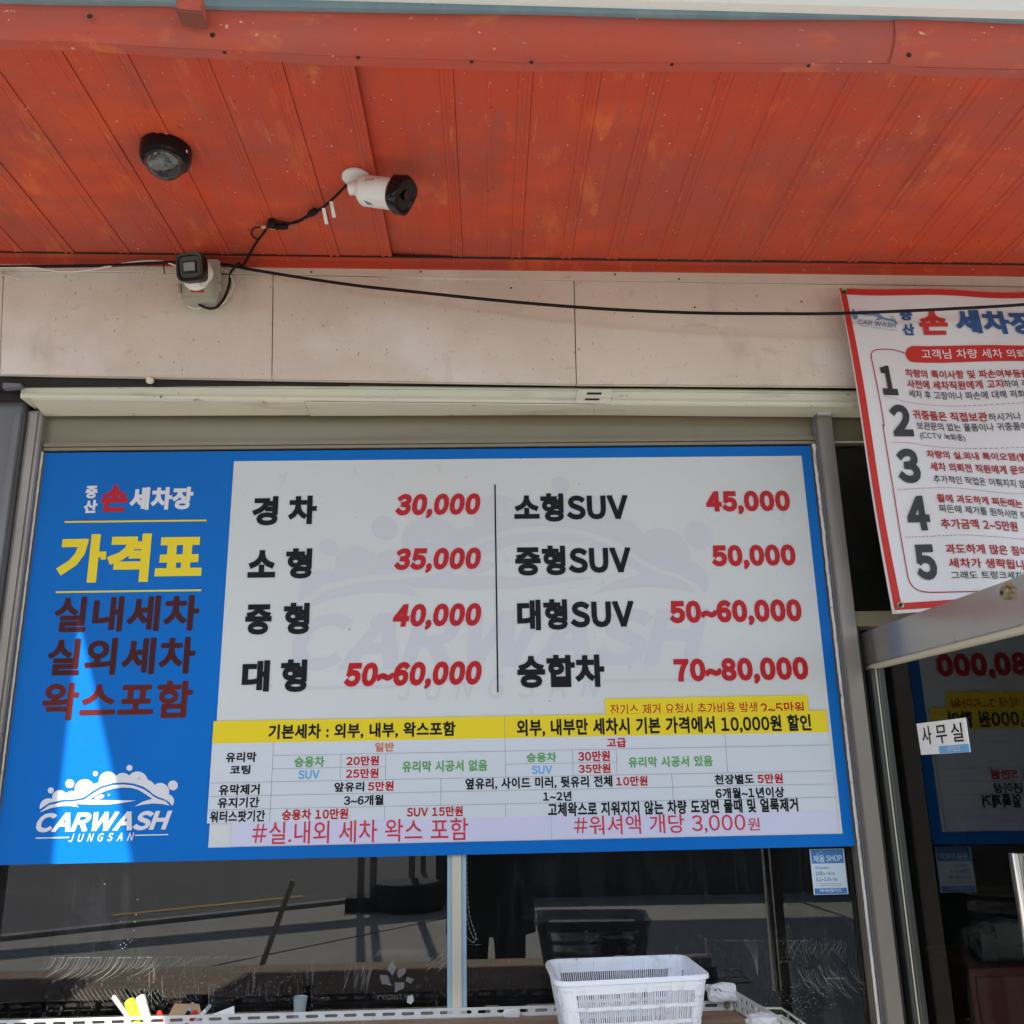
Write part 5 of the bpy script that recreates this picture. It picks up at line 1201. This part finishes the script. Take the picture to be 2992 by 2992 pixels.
# basket
BZ = zr0+.165
rc = [H(d6(158, 622), BZ), H(d6(880, 594), BZ), H(d6(1020, 700), BZ), H(d6(215, 742), BZ)]   # back-left, back-right, front-right, front-left
cen = sum(rc, Vector())/4; print('basket', [tuple(round(a, 3) for a in q) for q in rc])
bk = thing('plastic_basket', 'white slotted plastic basket standing on the shelf board', 'basket', Vector((cen.x, cen.y, zr0)))
def bil(u, v): return (rc[3]*(1-u)+rc[2]*u)*(1-v)+(rc[0]*(1-u)+rc[1]*u)*v
def brim(s, rad=.10):
    """s in 0..4 round the rim starting front-left; returns u,v on a rounded unit square"""
    s %= 4; i = int(s); f = s-i
    pts = [((0, 0), (1, 0)), ((1, 0), (1, 1)), ((1, 1), (0, 1)), ((0, 1), (0, 0))][i]
    u = pts[0][0]+(pts[1][0]-pts[0][0])*f; v = pts[0][1]+(pts[1][1]-pts[0][1])*f
    return u, v
def shape(s, k, z):
    u, v = brim(s); ru, rv = .10, .13
    cu = min(max(u, ru), 1-ru); cv = min(max(v, rv), 1-rv); du, dv = (u-cu)/ru, (v-cv)/rv; l = math.hypot(du, dv)
    if abs(du) > 0 and abs(dv) > 0 and l > 1: du, dv = du/l, dv/l
    p = bil(cu+du*ru, cv+dv*rv); return Vector((cen.x+(p.x-cen.x)*k, cen.y+(p.y-cen.y)*k, z))
HB = BZ-zr0-.002
def kz(t): return .955-.15*t, BZ-.006-(HB-.006)*t
def wallp(s, t): k, z = kz(t); return shape(s, k, z)
m = MB(); NS = 96
def ringband(ks):
    base = len(m.v)
    for k, z in ks:
        for i in range(NS): m.v.append(shape(4*i/NS, k, z))
    for a in range(len(ks)-1):
        for i in range(NS): m.f.append([base+a*NS+i, base+a*NS+(i+1) % NS, base+(a+1)*NS+(i+1) % NS, base+(a+1)*NS+i])
ringband([(.945, BZ-.018), (.945, BZ-.004), (.955, BZ), (.985, BZ+.001), (1.0, BZ-.003), (1.003, BZ-.009), (.995, BZ-.010), (.985, BZ-.005), (.962, BZ-.006), (.960, BZ-.020)])
o = m.build('rim', 'basket', bk, smooth='auto')
rowsT = [(.15, .32), (.37, .54), (.59, .75), (.80, .94)]
m = MB()
def wquad(s0, s1, t0, t1):
    a, b, c, d = wallp(s0, t0), wallp(s1, t0), wallp(s1, t1), wallp(s0, t1); m.add([a, b, c, d], [(0, 1, 2, 3)])
bands = [(0, rowsT[0][0])]+[(rowsT[i][1], rowsT[i+1][0]) for i in range(3)]+[(rowsT[3][1], 1)]
for t0_, t1_ in bands:
    for i in range(NS): wquad(4*i/NS, 4*(i+1)/NS, t0_, t1_)
for t0_, t1_ in rowsT:
    for side in range(4):
        nb_ = 52 if side % 2 == 0 else 30; a_, b_ = side+.10, side+.92
        st = (b_-a_)/nb_
        for i in range(nb_): wquad(a_+i*st+st*.0, a_+i*st+st*.42, t0_, t1_)
        for s0_, s1_ in ((side-.08, side), (side, side+.10)):
            for e in range(4): wquad((s0_+(s1_-s0_)*e/4) % 4 if s0_ >= 0 else s0_+(s1_-s0_)*e/4+4, (s0_+(s1_-s0_)*(e+1)/4) % 4 if s0_ >= 0 else s0_+(s1_-s0_)*(e+1)/4+4-1e-9, t0_, t1_)
o = m.build('slotted_wall', 'basket', bk); so = o.modifiers.new('thickness', 'SOLIDIFY'); so.thickness = .003
k, z = kz(1); MB().slab([shape(s+.02, k, z) for s in (0, .3, .7, 1, 1.3, 1.7, 2, 2.3, 2.7, 3, 3.3, 3.7)], (0, 0, .002)).build('floor', 'basket', bk)
# coil of rope in the basket
m = MB(); rc0 = H(d6(610, 700), BZ-.06); 
m.tube([rc0+Vector((.040*math.cos(t*.35)*(1+.02*math.sin(t)), .030*math.sin(t*.35)+.02, -.01+.004*math.sin(t*.21)+.0007*t)) for t in range(70)], .006, 8)
tag(m.build('rope_coil', 'rope', None, True), 'grey rope coil lying in the white basket', 'rope')
# small things standing behind the slotted angle, on the window sill
SLY = -.02

def stick(name, cr, a, b, r0, r1, mat, label, cat, cap=None):
    A_, B_ = W(cr(*b), SLY-.008), W(cr(*a), SLY+.018); t = thing(name, label, cat, A_)
    dv = (B_-A_).normalized(); MB().tube([A_-dv*.03, A_, A_.lerp(B_, .97), B_], [r0, r0, r1, r1*.7], 14).build('barrel', mat, t, 'auto')
    if cap: MB().tube([B_-dv*.02, B_+dv*.004], [r1*1.08, r1*1.02], 14).build('cap', cap, t, 'auto')
    return t
stick('marker', d4, (645, 900), (720, 1005), .006, .006, 'dimwhite', 'slim white marker leaning at the left of the lime one', 'marker', 'dimwhite')
stick('marker', d4, (735, 930), (765, 1005), .0145, .0145, 'lime', 'thick lime yellow marker behind the slotted angle', 'marker', 'lime')
stick('marker', d4, (795, 905), (822, 1000), .0125, .0125, 'dimwhite', 'thick white marker leaning at the right of the lime one', 'marker', 'dimwhite')
stick('marker', d4, (898, 982), (915, 1015), .0065, .0065, 'redplastic', 'short red tool tip showing above the slotted angle', 'tool')
stick('marker', d4, (1085, 940), (1050, 1010), .0055, .0055, 'cable', 'black pen leaning on the brown card', 'pen', 'bluefilm')
stick('marker', d4, (1115, 965), (1085, 1010), .007, .007, 'redplastic', 'red marker lying on the brown card', 'marker')
stick('marker', d4, (1180, 950), (1130, 1005), .0058, .005, 'paper', 'white pen with a grey cap right of the brown card', 'pen', 'bluefilm')
def leanplate(name, pts, mat, label, cat, y=SLY+.006, th=.0015):
    return tag(MB().slab([W(d4(*q), y) for q in pts], (0, th, 0)).build(name, mat), label, cat)
leanplate('card', [(985, 932), (1125, 935), (1135, 985), (1120, 1010), (945, 1010)], 'card', 'brown cardboard piece leaning on the glass behind the pens', 'card')
leanplate('paper_slip', [(1322, 945), (1322, 1005), (1165, 1005)], 'paper', 'white paper slip with a slanted top edge leaning on the glass', 'paper')
cA, cB = W(d4(1690, 1000), SLY), W(d4(1697, 893), SLY)
tag(MB().tube([cA-Vector((0, 0, .02)), cA, cA.lerp(cB, .95), cB], [.012, .014, .018, .0185], 20, cap=False).build('plastic_cup', 'cup', None, 'auto'), 'translucent grey plastic cup standing behind the slotted angle', 'cup')

# beaded chain hanging inside the right pane
bc_pts = [e1(85, 80), e1(85, 400), e1(95, 740), e1(110, 1000), e1(130, 1160), e1(165, 1300), e1(210, 1430), e1(245, 1540), e1(225, 1630), e1(180, 1645), e1(110, 1590), e1(68, 1530), e1(50, 1480)]
bp1 = smooth_path([W(q, GLASS_Y+.03) for q in bc_pts], 12)
bp2 = smooth_path([W(q, GLASS_Y+.036) for q in (e1(62, 700), e1(68, 1000), e1(95, 1250), e1(125, 1390), e1(180, 1530), e1(215, 1580), e1(285, 1600))], 8)
ch = thing('bead_chain', 'pale beaded chain hanging inside the right window pane', 'chain', bp1[0])
for pth, st in ((bp1, 4), (bp2, 3)):
    m = MB(); MB().tube(pth, .0007, 5).build('chain_cord', 'bead', ch)
    acc = 0; last = pth[0]
    for a in pth[1:]:
        acc += (a-last).length; last = a
        if acc > .011: acc = 0; m.lathe([(.0006, -.0024), (.0019, -.0012), (.0022, 0), (.0019, .0012), (.0006, .0024)], a, (0, 0, 1), 8)
    o = m.build('beads', 'bead', ch, True); o['kind'] = 'stuff'
# faint print low on the left pane
EP = YP(GLASS_Y-.001)
et = thing('glass_print', 'faint pale flower print and lettering low on the left pane', 'print', EP.at(*d5(500, 800)))
for pts in ([(445, 735), (475, 690), (500, 735), (475, 775)], [(512, 735), (555, 730), (550, 760), (515, 790), (500, 765)], [(405, 768), (455, 775), (460, 810), (475, 830), (415, 820)], [(490, 812), (545, 812), (540, 845), (490, 870)], [(560, 780), (600, 795), (578, 820), (550, 805)]):
    patch(EP, [d5(*p) for p in pts], 'etch', et, 'petal', .0006, .0001)
box_text(EP, 'repute', d5, 392, 570, 872, 922, M['etch'], et, 'reg', lift=.0007)
patch(EP, [d5(562, 893), d5(590, 880), d5(598, 915), d5(580, 936), d5(558, 925)], 'fleck', et, 'scrap', .0009, .0002)
# dried soap streaks and flecks on the glass
res = MB()
def streak(cr, pts, w_):
    p = EP.up(.0004); q = smooth_path([p.at(*cr(*a)) for a in pts], 4); L_ = []
    b = len(res.v)
    for i, a in enumerate(q):
        d = (q[min(i+1, len(q)-1)]-q[max(i-1, 0)]).normalized(); n = Vector((-d.z, 0, d.x))*w_*(.4+.6*math.sin(math.pi*(i+.5)/len(q))); res.v += [a+n, a-n]
    for i in range(len(q)-1): res.f.append([b+2*i, b+2*i+1, b+2*i+3, b+2*i+2])
rnd = random.Random(4)
for i in range(58):
    x = 255+i*21.5+rnd.uniform(-6, 6); y = 672-(x-200)*.012; l = max(25, 150-abs(x-520)*.10-max(0, x-900)*.18)*rnd.uniform(.6, 1.05); c = rnd.uniform(-10, 10)
    streak(d4, [(x, y), (x-l*.16, y+l*.35), (x-l*.45, y+l*.7), (x-l*.95, y+l*1.0+c)], rnd.uniform(.0003, .0008))
for i in range(26):
    x = 400+i*27; streak(d4, [(x, 850), (x+20, 885), (x+52, 925+rnd.uniform(-12, 12))], rnd.uniform(.0003, .0006))
for i in range(70):
    x = rnd.uniform(840, 1780); y = rnd.uniform(690, 860); l = rnd.uniform(20, 130); streak(d4, [(x, y), (x+rnd.uniform(-4, 4), y+l*.5), (x+rnd.uniform(-5, 5), y+l)], rnd.uniform(.0002, .0006))
for i in range(34):
    x = 410+i*8.4; l = rnd.uniform(25, 60); streak(d5, [(x, 622), (x-l*.4, 622+l*.4), (x-l*.8, 622+l)], .0005)
for i in range(24):
    x = 215+rnd.uniform(0, 150); y = rnd.uniform(700, 780); streak(d5, [(x, y), (x-8, y+40), (x-22, y+rnd.uniform(60, 110))], .0005)
for i in range(14):
    x = rnd.uniform(680, 770); y = rnd.uniform(640, 740); streak(d5, [(x+30, y-30), (x, y), (x-25, y+25)], .0005)
for i in range(20):
    x = 1410+i*16; l = rnd.uniform(60, 125); streak(d6, [(x, 525), (x-6+i*.5, 525+l*.3), (x-14, 525+l*.65), (x+6, 525+l)], rnd.uniform(.0003, .0007))
for i in range(22):
    x = 1450+i*15; y = 660+rnd.uniform(-20, 20); l = rnd.uniform(90, 160); streak(d6, [(x, y), (x+15, y+l*.4), (x+45, y+l*.75), (x+85, y+l)], rnd.uniform(.0003, .0008))
for i in range(5): streak(d6, [(1180+i*14, 530), (1215+i*9, 570), (1240+i*3, 640), (1252+i, 700)], .0005)
for y_, x0_, x1_, cr in ((672, 235, 1490, d4), (524, 1040, 1560, d6), (600, 905, 990, d5)):
    for k in range(int((x1_-x0_)/18)):
        if rnd.random() < .75: streak(cr, [(x0_+k*18, y_+rnd.uniform(-3, 3)), (x0_+k*18+rnd.uniform(8, 22), y_+rnd.uniform(-3, 3))], rnd.uniform(.0003, .0009))
streak(d6, [(1588, 717), (1712, 717)], .0010); streak(d6, [(1622, 680), (1645, 690), (1660, 716)], .0009)
o = res.build('soap_residue', 'residue', win, recalc=False); o['kind'] = 'stuff'
fl = MB()
def fleck(cr, x, y, r):
    p = EP.up(.0007).at(*cr(x, y)); k = rnd.randint(4, 6); fl.add([p+Vector((math.cos(6.28*j/k)*r*rnd.uniform(.5, 1.2), 0, math.sin(6.28*j/k)*r*rnd.uniform(.5, 1.4))) for j in range(k)], [tuple(range(k))])
for i in range(420):
    x = rnd.uniform(780, 1890); y = 870+rnd.gauss(0, 60)
    if y < 1000: fleck(d4, x, y, rnd.uniform(.0004, .0013))
for i in range(200): fleck(d6, rnd.gauss(1480, 90), min(930, rnd.gauss(820, 70)), rnd.uniform(.0004, .0012))
for i in range(160): fleck(d6, rnd.uniform(1000, 1830), rnd.uniform(560, 930), rnd.uniform(.0003, .0009))
for i in range(140): fleck(d5, rnd.uniform(890, 1380), rnd.uniform(650, 930), rnd.uniform(.0003, .0010))
for i in range(60): fleck(d4, rnd.uniform(60, 1900), rnd.uniform(180, 700), rnd.uniform(.0003, .0009))
for x, y in ((680, 600), (700, 590), (705, 615), (722, 572), (735, 585), (690, 620), (712, 600), (748, 575), (757, 520), (768, 430), (760, 470), (778, 345), (590, 257)): fleck(d4, x, y, .0016)
o = fl.build('glass_flecks', 'fleck', win, recalc=False); o['kind'] = 'stuff'

# inside the office, seen through the open door and its glass
cq = (W(d8(1050, 1540), 1.6), W(d8(1444, 1540), 1.6))
cab = thing('cabinet', 'dark red cabinet standing inside the office behind the door glass', 'cabinet', (cq[0].x, 1.6, 0))
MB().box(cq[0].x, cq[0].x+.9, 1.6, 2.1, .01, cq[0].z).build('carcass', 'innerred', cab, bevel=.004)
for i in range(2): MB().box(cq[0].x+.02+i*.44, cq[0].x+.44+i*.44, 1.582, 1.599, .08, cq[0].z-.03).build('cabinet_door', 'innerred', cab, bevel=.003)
for i, (x, y, r, lb) in enumerate(((1215, 1400, .085, 'smaller grey-green round cushion on the cabinet'), (1340, 1370, .11, 'larger grey-green round cushion on the cabinet'))):
    p = W(d8(x, y), 1.75); wad((p.x, 1.75, cq[0].z+r*.8), r, r*.7, r*.85, 'innergreen', 'cushion', lb, 20+i, 'cushion')

# ================================================================== PHOTOGRAPHER (mirrored in the glass)
per = thing('person', 'person in black t-shirt and trousers holding up a phone, mirrored in the glass', 'person', (.0, -3.02, 0))
PX, PY = .0, -3.02
def skinned(name, nodes, edges, mat, parent, root=0, sub=2):
    me = bpy.data.meshes.new(name); me.from_pydata([n[:3] for n in nodes], edges, []); o = bpy.data.objects.new(name, me); COL.objects.link(o)
    sk = o.modifiers.new('skin', 'SKIN'); sl = me.skin_vertices[0].data
    for i, n in enumerate(nodes):
        r = n[3] if isinstance(n[3], tuple) else (n[3], n[3]); sl[i].radius = r; sl[i].use_root = (i == root)
    sk.use_smooth_shade = True; ss = o.modifiers.new('sub', 'SUBSURF'); ss.levels = sub; ss.render_levels = sub
    dg = bpy.context.evaluated_depsgraph_get(); dg.update(); ev = o.evaluated_get(dg); m2 = bpy.data.meshes.new_from_object(ev); o.modifiers.clear(); o.data = m2
    m2.materials.clear(); m2.materials.append(M[mat]); m2.polygons.foreach_set('use_smooth', [True]*len(m2.polygons)); o.parent = parent; o.matrix_parent_inverse = inv(parent); return o
def hand(sx, wrist, palm_dir, curl_dir):
    nodes = []; edges = []
    w_ = Vector(wrist); p = w_+palm_dir*.045; k = palm_dir*.085+w_
    return w_, p, k
body_n = [(PX, PY, .96, (.155, .11)), (PX, PY, 1.10, (.135, .10)), (PX, PY, 1.26, (.15, .105)), (PX, PY-.01, 1.40, (.165, .105)), (PX, PY, 1.49, (.07, .06)), (PX, PY+.015, 1.55, (.052, .055)),
    (PX, PY+.03, 1.63, (.072, .085)), (PX, PY+.03, 1.71, (.070, .088)), (PX, PY+.02, 1.77, (.045, .055))]
body_e = [(i, i+1) for i in range(8)]
hands = {-1: Vector((-.085, -2.80, 1.555)), 1: Vector((.090, -2.80, 1.555))}
for s in (-1, 1):
    b = len(body_n); sh0 = Vector((PX+s*.19, PY, 1.42)); el = Vector((PX+s*.275, PY+.10, 1.17)); wr = hands[s]+Vector((s*.02, -.03, -.05))
    body_n += [(*sh0, .062), (*(sh0.lerp(el, .5)), .052), (*el, .042), (*(el.lerp(wr, .5)), .038), (*wr, .027)]
    body_e += [(3, b), (b, b+1), (b+1, b+2), (b+2, b+3), (b+3, b+4)]
    # palm then fingers
    pm = wr+Vector((0, .012, .04)); body_n.append((*pm, (.034, .017))); body_e.append((b+4, b+5)); 
    hip = Vector((PX+s*.095, PY, .90)); kn = Vector((PX+s*.11, PY+.02, .50)); an = Vector((PX+s*.12, PY-.01, .09)); toe = an+Vector((s*.02, .15, -.05))
    c = len(body_n); body_n += [(*hip, (.095, .09)), (*kn, .058), (*(kn.lerp(an, .35)), .055), (*an, .038), (*toe, (.04, .03))]
    body_e += [(0, c), (c, c+1), (c+1, c+2), (c+2, c+3), (c+3, c+4)]
skinned('body', body_n, body_e, 'skin', per, 0)
for s in (-1, 1):
    wr = hands[s]+Vector((s*.02, -.03, -.05)); pm = wr+Vector((0, .012, .045))
    for i, (l, dz) in enumerate(((.066, .030), (.074, .012), (.070, -.006), (.056, -.022))):
        st = pm+Vector((0, .004, dz)); a = st+Vector((-s*.004, .026, .004)); b = a+Vector((-s*.022, .016, .002)); c = b+Vector((-s*.020, -.004, 0))
        skinned('finger', [(*st, .0095), (*a, .009), (*b, .008), (*c, .007)], [(0, 1), (1, 2), (2, 3)], 'skin', per, 0, 1)
    st = pm+Vector((-s*.012, -.01, -.01)); skinned('thumb', [(*st, .0115), (*(st+Vector((-s*.02, .004, .022))), .0105), (*(st+Vector((-s*.036, .014, .040))), .009)], [(0, 1), (1, 2)], 'skin', per, 0, 1)
# shirt: tapering hull open at the hem
def tubeshape(name, rings, mat, n=36, parent=per, closed_top=False, amp=.006):
    m = MB()
    for (cx, cy3, z, rx, ry) in rings:
        for k in range(n):
            t = 2*math.pi*k/n; f = 1+amp*6*math.sin(3*t+z*9)*.15+amp*math.sin(11*t+z*20); m.v.append(Vector((cx+rx*f*math.cos(t), cy3+ry*f*math.sin(t), z)))
    for i in range(len(rings)-1):
        for k in range(n): m.f.append([i*n+k, i*n+(k+1) % n, (i+1)*n+(k+1) % n, (i+1)*n+k])
    o = m.build(name, mat, parent, smooth=True); so = o.modifiers.new('thickness', 'SOLIDIFY'); so.thickness = .004; return o
shirt = tubeshape('t_shirt', [(PX, PY, .58, .268, .175), (PX, PY, .72, .258, .17), (PX, PY, .86, .248, .165), (PX, PY, 1.0, .236, .16), (PX, PY, 1.12, .228, .155), (PX, PY, 1.24, .226, .155), (PX, PY, 1.34, .238, .150), (PX, PY, 1.42, .225, .135), (PX, PY, 1.475, .15, .10), (PX, PY+.005, 1.50, .085, .08)], 'shirt')
for s in (-1, 1):
    sh0 = Vector((PX+s*.18, PY, 1.41)); el = Vector((PX+s*.278, PY+.09, 1.16)); m = MB().tube([sh0+Vector((-s*.05, 0, .03)), sh0, sh0.lerp(el, .5), el.lerp(sh0, .02)], [.08, .088, .086, .088], 20, cap=False)
    m.build('sleeve', 'shirt', per, True)
    hip = Vector((PX+s*.095, PY, .95)); kn = Vector((PX+s*.11, PY+.02, .50)); an = Vector((PX+s*.12, PY-.01, .10))
    MB().tube([hip, hip.lerp(kn, .3), kn, kn.lerp(an, .5), an], [.125, .115, .092, .085, .078], 24, cap=False).build('trouser_leg', 'trousers', per, True)
    MB().tube([an+Vector((0, -.07, -.055)), an+Vector((0, 0, -.045)), an+Vector((s*.015, .09, -.06)), an+Vector((s*.02, .18, -.068))], [.038, .05, .045, .03], 16).build('shoe', 'sole', per, True)
tubeshape('trouser_seat', [(PX, PY, .84, .19, .13), (PX, PY, .92, .20, .14), (PX, PY, 1.02, .19, .135)], 'trousers')
hd_ = Vector((PX, PY+.03, 1.70))
m = MB(); m.lathe([(.082*math.cos(t), .095*math.sin(t)) for t in [i*math.pi/2/8 for i in range(0, 9)]], hd_+Vector((0, -.012, .01)), (0, -.25, 1), 28); m.build('hair', 'hair', per, True)
for s in (-1, 1):
    MB().lathe([(.001, -.008), (.009, 0), (.001, .008)], hd_+Vector((s*.028, .078, -.02)), (0, 1, 0), 12).build('eye', 'camblack', per, True)
    MB().lathe([(.003, -.010), (.020, -.004), (.022, .004), (.004, .010)], hd_+Vector((s*.074, -.005, -.03)), (1, 0, 0), 14).build('ear', 'skin', per, True)
MB().tube([hd_+Vector((0, .080, -.02)), hd_+Vector((0, .098, -.045)), hd_+Vector((0, .088, -.058))], [.006, .012, .011], 10).build('nose', 'skin', per, True)
MB().tube([hd_+Vector((-.022, .076, -.080)), hd_+Vector((0, .083, -.080)), hd_+Vector((.022, .076, -.080))], [.003, .006, .003], 8).build('mouth', flat('lips', (.35, .12, .10), .5), per, True)
# print on the chest
CP = Pl((PX, PY+.168, 1.2), (0, 1, 0)); 
def chest(s, x0, x1, z0, z1, style, mat='shirtprint'):
    V, F = text_mesh(s, style); a0 = min(v[0] for v in V); a1 = max(v[0] for v in V); b0 = min(v[1] for v in V); b1 = max(v[1] for v in V)
    m = MB()
    for v in V:
        x = x1-(v[0]-a0)/(a1-a0)*(x1-x0); z = z0+(v[1]-b0)/(b1-b0)*(z1-z0); dx = (x-PX)/.24; m.v.append(Vector((x, PY+.170*math.sqrt(max(0, 1-dx*dx))+.002, z)))
    m.f = F; m.build('shirt_lettering', mat, per, recalc=False)
chest('VB2U', PX-.13, PX+.17, 1.285, 1.38, 'heavy'); chest('SINCE SPORTS CLUB', PX-.11, PX+.13, 1.205, 1.217, 'thin')
# phone held at the camera's place, just behind the lens
ph = thing('phone', 'slim black phone held up in both hands, mirrored in the glass', 'phone', CAM-FWD*.03)
pc = CAM-FWD*.012+RT*.0-UP*.0
q = [pc+RT*a*.078+UP*b*.038-UP*.0 for a, b in ((-1, -1), (1, -1), (1, 1), (-1, 1))]
MB().slab(q, -FWD*.008).build('phone_body', 'camblack', ph, bevel=.003)

COL.objects.unlink(_to); bpy.data.objects.remove(_to)
print('objects', len(bpy.data.objects))
